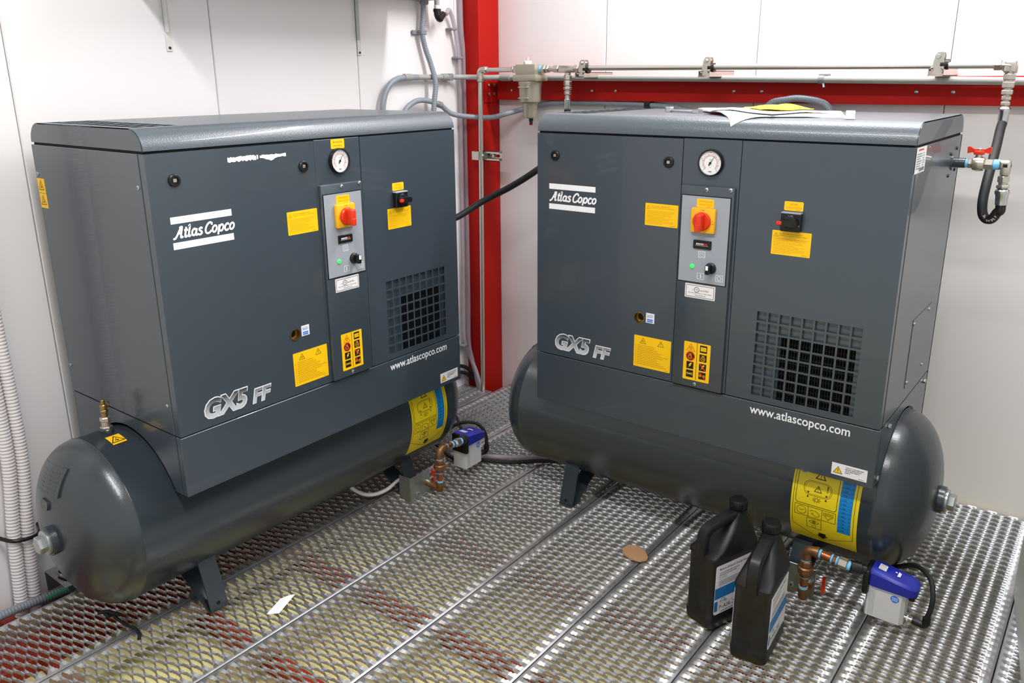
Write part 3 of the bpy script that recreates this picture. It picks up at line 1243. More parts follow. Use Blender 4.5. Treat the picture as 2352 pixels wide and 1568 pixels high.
    m.box((sxk - .0055, CPY - .028, szk - .0125), (sxk + .0055, CPY - .010, szk + .0115), BLACK, .0022, 2)
    kn = m.build('selector_knob', column)
    m = MB()
    m.box((sxk - .0035, CPY - .0290, szk - .001), (sxk + .0035, CPY - .0272, szk + .0105), WHITEP, .0008, 1)
    m.build('pointer_mark', kn)
    # gauge
    m = MB()
    gc = (.5345, 0, 1.1405)
    m.lathe([(0, .0335), (.008, .0335), (.011, .0318), (.011, .0300), (.0055, .0296), (.0055, .0001)], gc, (0, -1, 0), BLACK, 48)
    gg = m.build('pressure_gauge', column)
    m = MB()
    p = Print(m, lambda u, v, h: (gc[0] + u, -.0057 - h, gc[2] + v))
    p.poly(circ(0, 0, .0294, 40), STW, 0)
    p.line(circ(0, 0, .0175, 36, a0=-45, a1=225), .0007, PRED, .0003)
    p.line(circ(0, 0, .0215, 36, a0=-45, a1=225), .0004, PGREY, .0003)
    for k in range(28):
        a = math.radians(225 - 270 * k / 27)
        r0, r1 = (.0175, .0200) if k % 3 else (.0165, .0225)
        p.line([(r0 * math.cos(a), r0 * math.sin(a)), (r1 * math.cos(a), r1 * math.sin(a))], .0007, PRED if k % 2 else PBLACK, .0004)
    for k, s in enumerate(('0', '4', '8', '12', '16')):
        a = math.radians(225 - 270 * k / 4)
        p.text(s, .0252 * math.cos(a), .0252 * math.sin(a) - .0014, PBLACK, height=.0030, h=.0004, res=1, align='C')
    p.text('bar', 0, .0075, PBLACK, height=.0028, h=.0004, res=1, align='C')
    p.text('psi', 0, -.0125, PRED, height=.0028, h=.0004, res=1, align='C')
    p.poly(rect(-.004, -.0225, .004, -.0200), PGREY, .0004)
    m.build('dial', gg, smooth=0)
    m = MB()
    d_ = Vector((math.sin(math.radians(32)), math.cos(math.radians(32))))
    n_ = Vector((d_.y, -d_.x))
    pts = [d_ * -.007 + n_ * .0016, d_ * -.007 - n_ * .0016, n_ * -.0009, d_ * .024, n_ * .0009]
    m.prism([(q.x, q.y) for q in pts], lambda u, v, h: (gc[0] + u, -.0075 - h, gc[2] + v), 0, .0006, PBLACK)
    m.lathe([(0, .0028), (.002, .0028)], (gc[0], -.0065, gc[2]), (0, -1, 0), PBLACK, 14)
    m.build('needle', gg)
    # dryer switch on the right-hand panel
    m = MB()
    m.box((.7255, -.016, .9915), (.7725, 0, 1.0370), BLACK, .002, 1)
    m.box((.7255, -.0165, 1.0340), (.7725, -.001, 1.0375), PLATEG, .0008, 1)
    p = Print(m, front(-.0163))
    p.text('I ON', .744, 1.0275, LABELP, height=.0036, h=0, res=1)
    p.text('O', .768, 1.0055, LABELP, height=.0034, h=0, res=1)
    ds = m.build('dryer_switch', panel)
    m = MB()
    m.lathe([(0, .0160), (.004, .0160), (.005, .014)], (.749, -.016, 1.014), (0, -1, 0), BLACK, 24)
    m.prism(rrect(.7285, 1.0065, .7705, 1.0215, .0068, 5), front(-.019), 0, .016, BLACK)
    hd = m.build('switch_lever', ds)
    m = MB()
    m.box((.7225, -.0375, 1.0095), (.7355, -.030, 1.0185), SWR, .002, 2)
    m.build('red_tip', hd)

    # ---------------- badges and stickers
    def draw(p):
        p.base(rect(.043, 1.0405, .1985, 1.0560), WHITEP)
        p.base(rect(.043, .9830, .1985, .9985), WHITEP)
        st, wd = logo_letters()
        sc = .1545 / (wd + .18)
        for i, (kind, pts) in enumerate(st):
            p.line([(.0505 + a * sc, 1.0085 + b * sc * .84) for a, b in pts], .0047, WHITEP, .0007 + .00004 * i, kind == 'o')
    decal('brand_badge', door, front(), draw)

    def draw(p):
        args = dict(shear=.22, res=3)
        p.text('GX5', .0675, .5595, WHITEP, height=.0535, width=.1255, offset=.055, h=.0006, **args)
        p.text('FF', .2015, .5590, WHITEP, height=.0400, width=.0610, offset=.055, h=.0006, **args)
    mbadge = decal('model_badge', door, front(), draw)

    def draw(p):
        args = dict(shear=.22, res=3)
        p.text('GX5', .0700, .5622, BADGE, height=.0481, width=.1205, offset=.032, h=.0011, **args)
        p.text('FF', .2040, .5615, BADGE, height=.0350, width=.0565, offset=.032, h=.0011, **args)
    decal('badge_face', mbadge, front(), draw)
    decal('caution_sticker', door, front(), caution_sticker(.3555, .967, .4515, 1.0262))
    decal('notice_sticker', door, front(), notice_sticker(.3365, .5635, .4502, .6550))

    def draw(p):
        p.base(rect(.3705, .6960, .3962, .7240), STW)
        p.line([(.374, .7185), (.379, .7165), (.386, .7185), (.392, .7165)], .0012, STBLUE)
        p.words(.374, .7125, .017, .0018, STBLUE)
        for zz in (.7035, .6985):
            p.poly([(.373, zz + .0018), (.3765, zz + .0042), (.3765, zz + .0036), (.392, zz + .0036), (.392, zz), (.3765, zz), (.3765, zz - .0006)], STBLUE, .0008)
    decal('oil_level_sticker', door, front(), draw)
    decal('caution_sticker', panel, front(), caution_sticker(.703, .931, .7975, .9900))
    decal('pictogram_sticker', column, front(CPY), pictogram_sticker(.4935, .563, .5690, .6695))

    def draw(p):
        p.base(rrect(.4870, .7910, .5710, .8285, .002), STW)
        p.line(rect(.4905, .7945, .5675, .8250), .0011, PBLACK, .0008, True)
        p.ring(.5200, .8140, .0068, .0012, PBLACK)
        p.text('UL', .5200, .8115, PBLACK, height=.0052, align='C', res=1)
        p.text('c', .5070, .8110, PBLACK, height=.0034, res=1)
        p.text('us', .5290, .8108, PBLACK, height=.0034, res=1)
        p.text('LISTED', .5360, .8110, PBLACK, height=.0042, res=1)
        p.text('ENCLOSED INDUSTRIAL CONTROL PANEL', .529, .8035, PBLACK, height=.0026, width=.064, align='C', res=1)
        p.words(.515, .7985, .030, .0014, PGREY)
    decal('approval_sticker', column, front(CPY), draw)

    def two_line(u0, v0, u1, v1, a, b, mt):
        def draw(p):
            p.base(rrect(u0, v0, u1, v1, .003), YEL)
            W, Hh = u1 - u0, v1 - v0
            p.text(a, (u0 + u1) / 2, v0 + Hh * .60, mt, height=Hh * .20, align='C', res=1)
            p.text(b, (u0 + u1) / 2, v0 + Hh * .24, mt, height=Hh * .20, align='C', width=W * .80, res=1)
            p.words(u0 + W * .6, v0 + Hh * .1, W * .25, Hh * .05, mt)
        return draw
    decal('switch_label', column, front(CPY - .0019), two_line(.5075, 1.0295, .5535, 1.0515, 'COMPRESSOR', 'CUBICLE SWITCH', YELD))
    decal('switch_label', panel, front(), two_line(.7265, 1.0395, .7720, 1.0615, 'DRYER', 'CUBICLE SWITCH', YELD))

    def draw(p):
        p.text('www.atlascopco.com', .6825, .4985, WHITEP, height=.0315, width=.2520, offset=.012, h=.0006, res=3)
    decal('web_address', skirt, front(), draw)

    def draw(p):
        p.base(rect(.9010, .3985, .9850, .4300), STW)
        p.tri(.9165, .4130, .0205, .0012, PBLACK)
        p.poly([(.9075, .4050), (.9255, .4050), (.9165, .4205)], YEL, .0007)
        p.poly(rect(.9158, .4095, .9172, .4165), PBLACK, .0009)
        p.poly(rect(.9158, .4065, .9172, .4082), PBLACK, .0009)
        p.text('WARNING:', .9335, .4225, PBLACK, height=.0028, width=.017, offset=.01, res=1)
        p.words(.9525, .4225, .024, .0022, PGREY)
        for i, wd in enumerate((.038, .034, .012)):
            p.words(.9335, .4180 - .0045 * i, wd, .0022, PGREY)
        p.words(.966, .4015, .013, .0014, PGREY)
    decal('warning_sticker', skirt, front(), draw)

    # left side: two stacked hot/electric warning triangles near the rear edge
    def draw(p):
        p.base(rect(.4890, 1.039, .5268, 1.1135), YEL)
        p.line([(.489, 1.0765), (.5268, 1.0765)], .0008, YELB)
        for zz in (1.0965, 1.0590):
            warn_tri_sign(p, .508, zz, .026, YELB, 'h', .0016)
    sp = [c_ for c_ in root.children if c_.name.startswith('side_panel')]
    decal('hot_surface_sticker', sp[0], side_l, draw)

    # right side: rating label near the front edge
    def draw(p):
        p.base([(.006, 1.140), (.100, 1.140), (.100, 1.1965), (.006, 1.1965)], STW)
        p.words(.020, 1.189, .05, .0035, PRED)
        for i in range(7):
            p.words(.012, 1.181 - .0052 * i, random.uniform(.03, .05), .002, PGREY)
            p.words(.070, 1.181 - .0052 * i, random.uniform(.006, .02), .002, PGREY)
        p.poly(rect(.045, 1.1435, .092, 1.1505), PGREY, .0008)
    decal('rating_label', sp[1], side_r, draw)
    return root


comp_r = make_compressor()
tag(comp_r, 'dark slate grey tank-mounted air compressor on the right with papers on its lid',
    'air compressor', 'dark grey tank-mounted air compressors')
comp_l = copy_tree(comp_r)
comp_l.location = (-0.2999, -1.0174, 0)
comp_l.rotation_euler = (0, 0, math.radians(90.0466))
tag(comp_l, 'dark slate grey tank-mounted air compressor on the left with torn white tape on its door',
    'air compressor')


def kid(root, base):
    return [c_ for c_ in root.children if c_.name.split('.')[0] == base][0]


# left machine only: voltage sticker over the gauge, torn tape on the door
def draw(p):
    p.base(rrect(.5125, 1.1725, .5580, 1.1965, .002), YEL)
    p.text('460 V/60 Hz', .535, 1.1870, YELB, height=.0048, align='C', width=.032, res=1)
    p.text('Three-phase', .535, 1.1775, YELB, height=.0048, align='C', width=.030, res=1)


decal('voltage_sticker', kid(comp_l, 'control_column'), front(), draw)


def draw(p):
    random.seed(3)
    x = .2020
    topz = []
    botz = []
    while x < .370:
        k = (x - .202) / .168
        mid = 1.1695
        hh = .0068 if k < .5 else .0050
        topz.append((x, mid + hh * random.uniform(.5, 1.0)))
        botz.append((x, mid - hh * random.uniform(.5, 1.1) - (.007 * max(0, 1 - abs(k - .72) / .13) if k > .55 else 0)))
        x += random.uniform(.0015, .0045)
    for i in range(len(topz) - 1):
        if random.random() < (.99 if topz[i][0] < .275 else .93):
            p.poly([botz[i], botz[i + 1], topz[i + 1], topz[i]], STW, .0006)


decal('torn_tape', kid(comp_l, 'door'), front(), draw)


# ================================================================== PIPEWORK ON THE WALLS
PY_, PZ_ = 0.690, 1.378                       # axis of the stainless run
PR = 0.0092


def fitting_chain(m, p0, d, items, mtl=NICKEL):
    """hex / round pieces strung along d: items = (kind, length, radius[, material])"""
    p, d = Vector(p0), Vector(d).normalized()
    for it in items:
        q = p + d * it[1]
        mt = it[3] if len(it) > 3 else mtl
        if it[0] == 'h':
            m.hexn(p, q, it[2], mt)
        else:
            m.cyl(p, q, it[2], mt, 18, min(.001, it[1] * .2))
        p = q
    return p


# vertical stainless pipe in front of the column with its top elbow
r = empty('vertical_pipe', (-0.795, PY_, 0))
tag(r, 'thin vertical stainless pipe in front of the red column, elbow at the top', 'pipe')
m = MB()
m.cyl((0, 0, -.10), (.018, 0, PZ_ - .012), PR, STEEL, 16)
m.build('pipe', r)
m = MB()
m.tube([(.018, 0, PZ_ - .034), (.018, 0, PZ_ - .008), (.022, 0, PZ_ - .002), (.030, 0, PZ_), (.040, 0, PZ_)], .0135, NICKEL, 14, 3)
m.hexn((.018, 0, PZ_ - .046), (.018, 0, PZ_ - .032), .0145, NICKEL)
m.hexn((.038, 0, PZ_), (.054, 0, PZ_), .0145, NICKEL)
m.build('elbow', r)
m = MB()
m.cyl((.054, 0, PZ_), (.190, 0, PZ_), PR, STEEL, 16)
m.build('branch', r)

# strut clip that ties the vertical pipe to the column
r = empty('strut_bracket', (-0.80, PY_, 1.04))
tag(r, 'short slotted strut bracket clamping the vertical pipe to the red column', 'bracket')
m = MB()
x0, x1 = -.012, .104
m.box((x0, .030, -.020), (x1, .0325, .020), NICKEL)
for zz in (-.020, .0175):
    m.box((x0, .011, zz), (x1, .0325, zz + .0025), NICKEL)
for zz in (-.020, .011):
    m.box((x0, .011, zz), (x1, .0135, zz + .009), NICKEL)
m.build('channel', r)
for xx in (.058, .085):
    m = MB()
    m.prism(rrect(xx - .010, -.006, xx + .010, .006, .0055), lambda u, v, h: (u, .0298 - h, v), 0, .0003, RED)
    m.build('slot', r)
m = MB()
m.box((-.022, -.012, -.017), (.018, -.0095, .017), NICKEL, .0008, 1)
m.box((-.022, -.012, -.017), (-.0195, .030, .017), NICKEL, .0008, 1)
m.box((.0155, -.012, -.017), (.018, .030, .017), NICKEL, .0008, 1)
m.build('pipe_clip', r)
m = MB()
m.hexn((.024, .008, 0), (.024, -.004, 0), .008, ZINC)
m.build('bolt', r)
m = MB()
m.hexn((.064, .030, 0), (.064, .022, 0), .008, ZINC)
m.build('bolt', r)

# filter / water separator in the run
FX = -0.530
f = empty('air_filter', (FX, PY_, PZ_))
tag(f, 'champagne grey compressed air filter hanging in the stainless pipe run', 'filter')
m = MB()
m.box((-.047, -.034, -.024), (.047, .034, .018), TAN, .004, 2)
m.box((-.056, -.040, -.044), (.056, .040, -.020), TAN, .005, 2)
m.build('head', f)
m = MB()
m.lathe([(-.044, .046), (-.052, .046), (-.060, .0435), (-.112, .0420), (-.120, .040), (-.124, .031), (-.128, .0285), (-.172, .0270), (-.180, .024), (-.182, .018)][::-1], (0, 0, 0), (0, 0, 1), TAN, 32)
for zz in (-.066, -.106):
    m.box((-.026, -.0455, zz - .002), (.022, -.038, zz + .002), TAN, .0012, 1)
m.build('bowl', f)
m = MB()
m.lathe([(-.182, .0085), (-.192, .0085), (-.193, .0065), (-.206, .0065)][::-1], (0.004, 0, 0), (0, 0, 1), BLACK, 14)
m.build('drain_cock', f)
m = MB()
m.cyl((0.004, 0, -.209), (0.004, 0, -.206), .006, SWR, 12)
m.build('drain_tip', f)
m = MB()
m.hexn((-.012, 0, .018), (-.012, 0, .031), .016, IVORY)
m.build('indicator_base', f)
m = MB()
m.lathe([(.031, .0055), (.041, .0055), (.044, .004)], (-.012, 0, 0), (0, 0, 1), PINK, 12)
m.build('indicator', f)
m = MB()
fitting_chain(m, (-.0469, 0, 0), (-1, 0, 0), [('c', .008, .0135, PTFE), ('h', .022, .0155), ('h', .010, .0135)])
m.build('inlet_fitting', f)
m = MB()
fitting_chain(m, (.047, 0, 0), (1, 0, 0), [('c', .010, .0135, PTFE), ('h', .018, .0165), ('h', .014, .0145), ('c', .016, .0095)])
m.build('outlet_fitting', f)

# tee with the drop to the left machine's hose
r = empty('pipe_tee', (-0.357, PY_, PZ_))
tag(r, 'nickel pipe tee with a string of hex fittings dropping to a hose end', 'fitting')
m = MB()
m.cyl((-.080, 0, 0), (-.055, 0, 0), .0095, STEEL, 14)
m.hexn((-.062, 0, 0), (-.038, 0, 0), .0150, NICKEL)
m.box((-.038, -.011, -.014), (.030, .011, .012), NICKEL, .004, 2)
m.hexn((.030, 0, 0), (.050, 0, 0), .0150, NICKEL)
m.build('tee_body', r)
m = MB()
e_ = fitting_chain(m, (0, 0, -.014), (0, 0, -1), [('c', .008, .0115), ('h', .018, .0150), ('c', .003, .012), ('h', .018, .0150), ('c', .004, .011), ('h', .010, .0160), ('c', .004, .010), ('h', .014, .0135), ('c', .004, .009), ('h', .010, .0110)])
m.lathe([(0, .011), (.003, .0135), (.036, .0125), (.037, .011)], e_, (0, 0, -1), CHROME, 18)
m.build('drop_fittings', r)

# black rubber hose from that drop round to the left machine
m = MB()
m.tube([(-.357, PY_, 1.232), (-.357, .688, 1.17), (-.362, .66, 1.08), (-.43, .60, 1.012), (-.545, .592, .944), (-.665, .555, .878),
        (-.735, .44, .812), (-.765, .26, .80), (-.750, .10, .90), (-.737, .03, 1.05), (-.735, .016, 1.12)], .0125, BLACKR, 14, 8)
tag(m.build('rubber_hose'), 'black rubber hose slanting between the two compressors past the red column', 'hose')

# long stainless pipe on three strut brackets, end elbow and drop to the right machine
r = empty('air_pipe', (0, PY_, PZ_))
tag(r, 'long horizontal stainless pipe along the right wall ending in an elbow and drop', 'pipe')
m = MB()
m.cyl((-.310, 0, .002), (1.040, 0, -.007), PR, STEEL, 18)
m.build('pipe', r)
m = MB()
m.hexn((1.026, 0, -.007), (1.046, 0, -.007), .0155, NICKEL)
m.tube([(1.046, 0, -.007), (1.062, 0, -.0075), (1.068, 0, -.013), (1.068, 0, -.028)], .0150, NICKEL, 4, 4)
m.box((1.050, -.0135, -.028), (1.081, .0135, .006), NICKEL, .006, 3)
m.build('elbow', r)
m = MB()
e_ = fitting_chain(m, (1.067, 0, -.028), (0, 0, -1), [('h', .018, .0165), ('c', .003, .0125), ('h', .018, .0165), ('c', .004, .011), ('h', .013, .0155), ('c', .003, .010), ('h', .011, .0130), ('c', .004, .009), ('h', .010, .0125), ('c', .003, .0095)])
m.lathe([(0, .0100), (.005, .0150), (.010, .0155), (.015, .0135), (.042, .0130), (.043, .0115)], e_, (0, 0, -1), CHROME, 20)
m.build('drop_fittings', r)
DROP = Vector((1.067, PY_, PZ_)) + Vector((0, 0, e_.z - .043))

for x_, lab in ((-.290, 'strut bracket and pipe clamp nearest the air filter'),
                (.195, 'strut bracket and pipe clamp midway along the long stainless pipe'),
                (.889, 'strut bracket and pipe clamp nearest the pipe end elbow at the right')):
    r = empty('pipe_bracket', (x_, PY_, 1.3545))
    tag(r, lab, 'bracket', 'strut brackets under the stainless pipe')
    m = MB()
    L0, L1 = -.024, .175
    m.box((-.0205, L0, -.0105), (.0205, L1, -.0085), NICKEL)
    for s in (-1, 1):
        xa = s * .0205
        m.box((min(xa, xa - s * .002), L0, -.0105), (max(xa, xa - s * .002), L1, .0105), NICKEL)
        m.box((min(xa, xa - s * .0095), L0, .0085), (max(xa, xa - s * .0095), L1, .0105), NICKEL)
        m.box((min(xa - s * .0075, xa - s * .0095), L0, .0035), (max(xa - s * .0075, xa - s * .0095), L1, .0105), NICKEL)
    m.build('channel', r)
    m = MB()
    z0 = PZ_ - 1.3545 - .003
    for s in (-1, 1):
        pts = [(-.0115, -.004), (.0115, -.004), (.0145, .010), (.0145, z0 + .004), (.0120, z0 + .014), (.0135, z0 + .024), (.0100, z0 + .033), (-.0040, z0 + .033), (-.0110, z0 + .024), (-.0120, z0 + .014), (-.0145, z0 + .004), (-.0145, .010)]
        m.prism(pts, lambda u, v, h: (u + .002, h, v), -.0135 if s < 0 else .0105, -.0105 if s < 0 else .0135, NICKEL)
    m.build('pipe_clamp', r)
    m = MB()
    m.lathe([(-.010, .0145), (.010, .0145)], (.016, 0, z0), (1, 0, 0), BLACK, 18)
    m.build('rubber_liner', r)
    m = MB()
    m.hexn((.001, -.020, z0 + .022), (.001, .018, z0 + .022), .0062, ZINC)
    m.build('bolt', r)

# ball valve, elbow and looped hose on the right machine's outlet
OY_, OZ_ = .435, 1.131
r = empty('ball_valve', (1.030, OY_, OZ_))
tag(r, 'nickel ball valve with red butterfly handle on the right compressor outlet', 'valve')
m = MB()
fitting_chain(m, (0, 0, 0), (1, 0, 0), [('c', .006, .0115, PTFE), ('h', .010, .0130)])
m.lathe([(.014, .010), (.018, .0165), (.026, .0185), (.034, .0185), (.042, .0165), (.044, .013)], (0, 0, 0), (1, 0, 0), NICKEL, 20)
fitting_chain(m, (.043, 0, 0), (1, 0, 0), [('h', .020, .0140), ('c', .014, .0128, PTFE)])
m.cyl((.028, 0, .015), (.028, 0, .026), .0075, NICKEL, 12)
m.build('valve_body', r)
m = MB()
m.box((.016, -.009, .022), (.040, .009, .033), SWR, .003, 2)
for s in (-1, 1):
    pts = [(.028 + s * .006, .024), (.028 + s * .014, .028), (.028 + s * .026, .025), (.028 + s * .027, .041), (.028 + s * .022, .042), (.028 + s * .012, .036), (.028 + s * .004, .036)]
    m.prism(pts if s > 0 else pts[::-1], lambda u, v, h: (u, h, v), -.005, .005, SWR)
m.build('handle', r)
m = MB()
m.hexn((.028, 0, .033), (.028, 0, .038), .005, ZINC)
m.build('handle_nut', r)
m = MB()
m.box((.074, -.0125, -.012), (.102, .0125, .0125), NICKEL, .007, 3)
m.box((.080, -.0125, -.026), (.102, .0125, .008), NICKEL, .005, 2)
e_ = fitting_chain(m, (.0895, 0, -.026), (.05, 0, -1), [('h', .017, .0145), ('c', .006, .0105), ('h', .008, .0160)])
m.lathe([(0, .0100), (.006, .0165), (.012, .0170), (.018, .0145), (.042, .0135), (.043, .0120)], e_, (.05, 0, -1), CHROME, 20)
m.build('elbow', r)
HE = Vector((1.030, OY_, OZ_)) + e_ + Vector((.05, 0, -1)).normalized() * .043
m = MB()
hp = [HE, HE + Vector((.000, .000, -.014)), (1.118, .437, 1.013), (1.109, .440, .996), (1.096, .446, .992), (1.084, .452, 1.004), (1.078, .465, 1.034),
      (1.077, .49, 1.075), (1.076, .54, 1.125), (1.073, .60, 1.170), (1.068, .66, 1.205), DROP]
m.tube(hp, .0120, BLACKR, 14, 6)
hz = m.build('looped_hose')
hpath = [Vector(q) for q in catmull(hp, 10)]
hlen = [0.0]
for q0, q1 in zip(hpath, hpath[1:]):
    hlen.append(hlen[-1] + (q1 - q0).length)


def hose_fn(u, v, h):
    s = max(0.0, min(u, hlen[-1] - 1e-6))
    i = max(k for k in range(len(hlen)) if hlen[k] <= s)
    i = min(i, len(hpath) - 2)
    t = (s - hlen[i]) / max(1e-9, hlen[i + 1] - hlen[i])
    pt = hpath[i].lerp(hpath[i + 1], t)
    tg = (hpath[i + 1] - hpath[max(0, i - 1)]).normalized()
    nn = Vector((.35, -1, .15))
    nn = (nn - tg * nn.dot(tg)).normalized()
    bb = tg.cross(nn)
    ang = v / .0121
    return pt + (nn * math.cos(ang) + bb * math.sin(ang)) * (.0122 + h)


m = MB()
for k in range(18):
    ua, ub = .004 + .004 * k, .008 + .004 * k
    m.add([hose_fn(a_, b_, 0) for a_, b_ in ((ua, -.005), (ub, -.005), (ub, .005), (ua, .005))], [(0, 1, 2, 3)], HOSER)
Print(m, lambda u, v, h: hose_fn(.066 - u, v, h)).text('5/8" 5075 P', 0, -.003, WHITEP, height=.006, h=.0004, res=1)
m.build('hose_marking', hz, smooth=0)
tag(hz, 'black rubber hose looped from the pipe end down to the red-handled valve', 'hose')
# ---- grey conduits
m = MB()
m.tube([(-.740, .760, 1.349), (-.70, .768, 1.348), (0.0, .770, 1.342), (.75, .770, 1.333), (1.9, .770, 1.318)], .0112, CONDUIT, 14, 3)
cd = m.build('rigid_conduit')
tag(cd, 'grey plastic conduit running along the top of the red beam', 'conduit')
m = MB()
m.lathe([(-.024, .0135), (.024, .0135)], (-.708, .7675, 1.348), (1, 0, -.008), FLEXCAP, 16)
m.build('coupler', cd)
m = MB()
m.lathe([(-.009, .0130), (.009, .0130)], (.545, .770, 1.3355), (1, 0, -.01), CLAMPG, 16)
m.box((.536, .766, 1.345), (.566, .790, 1.3535), CLAMPG, .002, 1)
m.build('clip', cd)
m = MB()
m.cyl((.552, .767, 1.324), (.556, .763, 1.312), .004, ZINC, 10)
m.build('clip_screw', cd)

m = MB()
m.tube([(-.893, .255, .95), (-.893, .255, 1.20), (-.893, .262, 1.268), (-.893, .289, 1.318), (-.893, .335, 1.345), (-.893, .385, 1.351), (-.893, .45, 1.352)], .0112, FLEX, 14, 6)
cd = m.build('wall_conduit')
tag(cd, 'grey conduit bending up from behind the left compressor to the column', 'conduit')
m = MB()
m.tube([(-.893, .40, 1.352), (-.893, .60, 1.352), (-.885, .665, 1.352), (-.85, .705, 1.351), (-.79, .716, 1.350), (-.765, .735, 1.349), (-.738, .760, 1.349)], .0105, CONDUIT, 14, 5)
m.build('straight_length', cd)
for y_ in (.388, .602):
    m = MB()
    m.lathe([(-.019, .0130), (.019, .0130)], (-.893, y_ + .005, 1.352), (0, 1, 0), FLEXCAP, 16)
    m.build('coupler', cd)
m = MB()
m.box((-.918, .62, 1.338), (-.879, .645, 1.366), CLAMPG, .004, 2)
m.build('clip', cd)

m = MB()
m.tube([(-.893, .50, 1.66), (-.893, .492, 1.58), (-.893, .484, 1.517), (-.893, .498, 1.46), (-.885, .518, 1.40), (-.868, .523, 1.331), (-.866, .512, 1.27), (-.868, .505, 1.20), (-.87, .50, 1.05)],
       .0102, FLEX, 12, 6, rib=(.0065, .0006))
cd = m.build('flexible_conduit')
tag(cd, 'ribbed grey flexible conduit hanging from the box above the left compressor', 'conduit')
m = MB()
m.box((-.918, .470, 1.508), (-.882, .500, 1.526), CLAMPG, .003, 1)
m.box((-.918, .448, 1.509), (-.908, .475, 1.525), CLAMPG, .002, 1)
m.build('strap', cd)

m = MB()
m.tube([(-.875, .33, 1.10), (-.882, .355, 1.215), (-.882, .40, 1.255), (-.880, .46, 1.266), (-.872, .545, 1.248), (-.860, .611, 1.208), (-.801, .705, 1.193), (-.745, .728, 1.194), (-.716, .77, 1.205),
        (-.661, .828, 1.225), (-.563, .842, 1.247), (-.417, .842, 1.252), (-.202, .842, 1.251), (-.11, .842, 1.248), (.032, .838, 1.236), (.16, .83, 1.20), (.24, .82, 1.10)],
       .0102, FLEX, 12, 6, rib=(.0065, .0004))
cd = m.build('drooping_conduit')
tag(cd, 'grey flexible conduit drooping from the left compressor across the red column', 'conduit')
m = MB()
m.lathe([(-.010, .0130), (.010, .0130)], (-.873, .548, 1.247), (.1, .9, -.25), CLAMPG, 14)
m.build('coupler', cd)
m = MB()
m.box((-.112, .828, 1.234), (-.088, .866, 1.264), BLACK, .003, 1)
m.build('clip', cd)

m = MB()
m.tube([(.32, .80, 1.10), (.335, .803, 1.20), (.372, .805, 1.257), (.425, .806, 1.272), (.468, .806, 1.277), (.533, .805, 1.267), (.566, .803, 1.246), (.597, .80, 1.19), (.61, .80, 1.10)],
       .0112, FLEX, 12, 6, rib=(.0065, .0004))
tag(m.build('arched_conduit'), 'grey flexible conduit arching up behind the right compressor', 'conduit')

# ---- clear hoses beside the column
hA = MB()
hA.tube([(-.875, .605, 1.588), (-.885, .632, 1.606), (-.893, .660, 1.580), (-.893, .677, 1.531), (-.895, .694, 1.46), (-.897, .703, 1.38), (-.900, .706, 1.10), (-.900, .700, .6), (-.900, .690, .28),
         (-.896, .700, .19), (-.885, .720, .12), (-.862, .722, .08), (-.835, .714, .03), (-.815, .712, -.04)], .0085, CLEAR, 12, 6)
o = hA.build('clear_hose')
tag(o, 'clear plastic hose leaving the black elbow at the top and running down the wall', 'hose', 'clear hoses by the red column')
for z_, y_ in ((1.536, .668), (1.427, .700), (.197, .690)):
    m = MB()
    m.box((-.918, y_ - .022, z_ - .0045), (-.884, y_ + .014, z_ + .0045), CLAMPG, .003, 2)
    m.build('clip', o)
hB = MB()
hB.tube([(-.902, .722, 1.80), (-.902, .722, 1.55), (-.902, .735, 1.40), (-.902, .738, 1.0), (-.902, .728, .40), (-.900, .722, .21), (-.888, .726, .13), (-.862, .722, .06), (-.835, .712, -.01), (-.82, .710, -.07)], .0105, CLEAR, 12, 6)
tag(hB.build('clear_hose'), 'wider clear plastic hose running straight down beside the white corner trim', 'hose', 'clear hoses by the red column')

# ---- black cables at the foot of the column
for k, (dz, lab) in enumerate(((0.0, 'upper of two black cables bending into the floor at the column foot'),
                               (-.030, 'lower of two black cables bending into the floor at the column foot'))):
    m = MB()
    m.tube([(-.895, .50, .150 + dz), (-.895, .62, .118 + dz), (-.893, .69, .092 + dz), (-.865, .718, .055 + dz), (-.835, .722, .005 + dz), (-.82, .724, -.06 + dz)], .0085, BLACKR, 10, 6)
    tag(m.build('black_cable'), lab, 'cable', 'black cables at the column foot')

# ---- condensate pipe with black elbow, junction box and unit above the left machine
r = empty('condensate_pipe', (-.86, .54, 1.60))
tag(r, 'short grey pipe with a black elbow at the top left of the red column', 'pipe')
m = MB()
m.cyl((0, -.004, .010), (0, -.004, .30), .0100, CONDUIT, 14)
m.build('pipe', r)
m = MB()
m.cyl((0, -.004, .002), (0, -.004, .016), .0115, STW, 14, .001)
m.build('nut', r)
m = MB()
m.lathe([(-.008, .0150), (.003, .0150)], (0, -.004, 0), (0, 0, 1), BLACK, 18)
m.tube([(0, -.004, .0), (0, -.002, -.020), (-.002, .012, -.032), (-.006, .026, -.022), (-.010, .040, -.014)], .0132, BLACK, 14, 5)
m.build('elbow', r)
m = MB()
m.cyl((-.010, .040, -.014), (-.014, .062, -.011), .0055, NICKEL, 12)
m.build('hose_barb', r)

r = empty('junction_box', (XW, .44, 1.64))
tag(r, 'grey electrical box at the top of the left wall, flexible conduit below it', 'junction box')
m = MB()
m.box((0, -.10, -.008), (.10, .078, .20), BOXG, .004, 2)
m.build('enclosure', r)
m = MB()
m.hexn((.028, .060, -.022), (.028, .060, -.006), .017, CLAMPG)
m.build('cable_gland', r)

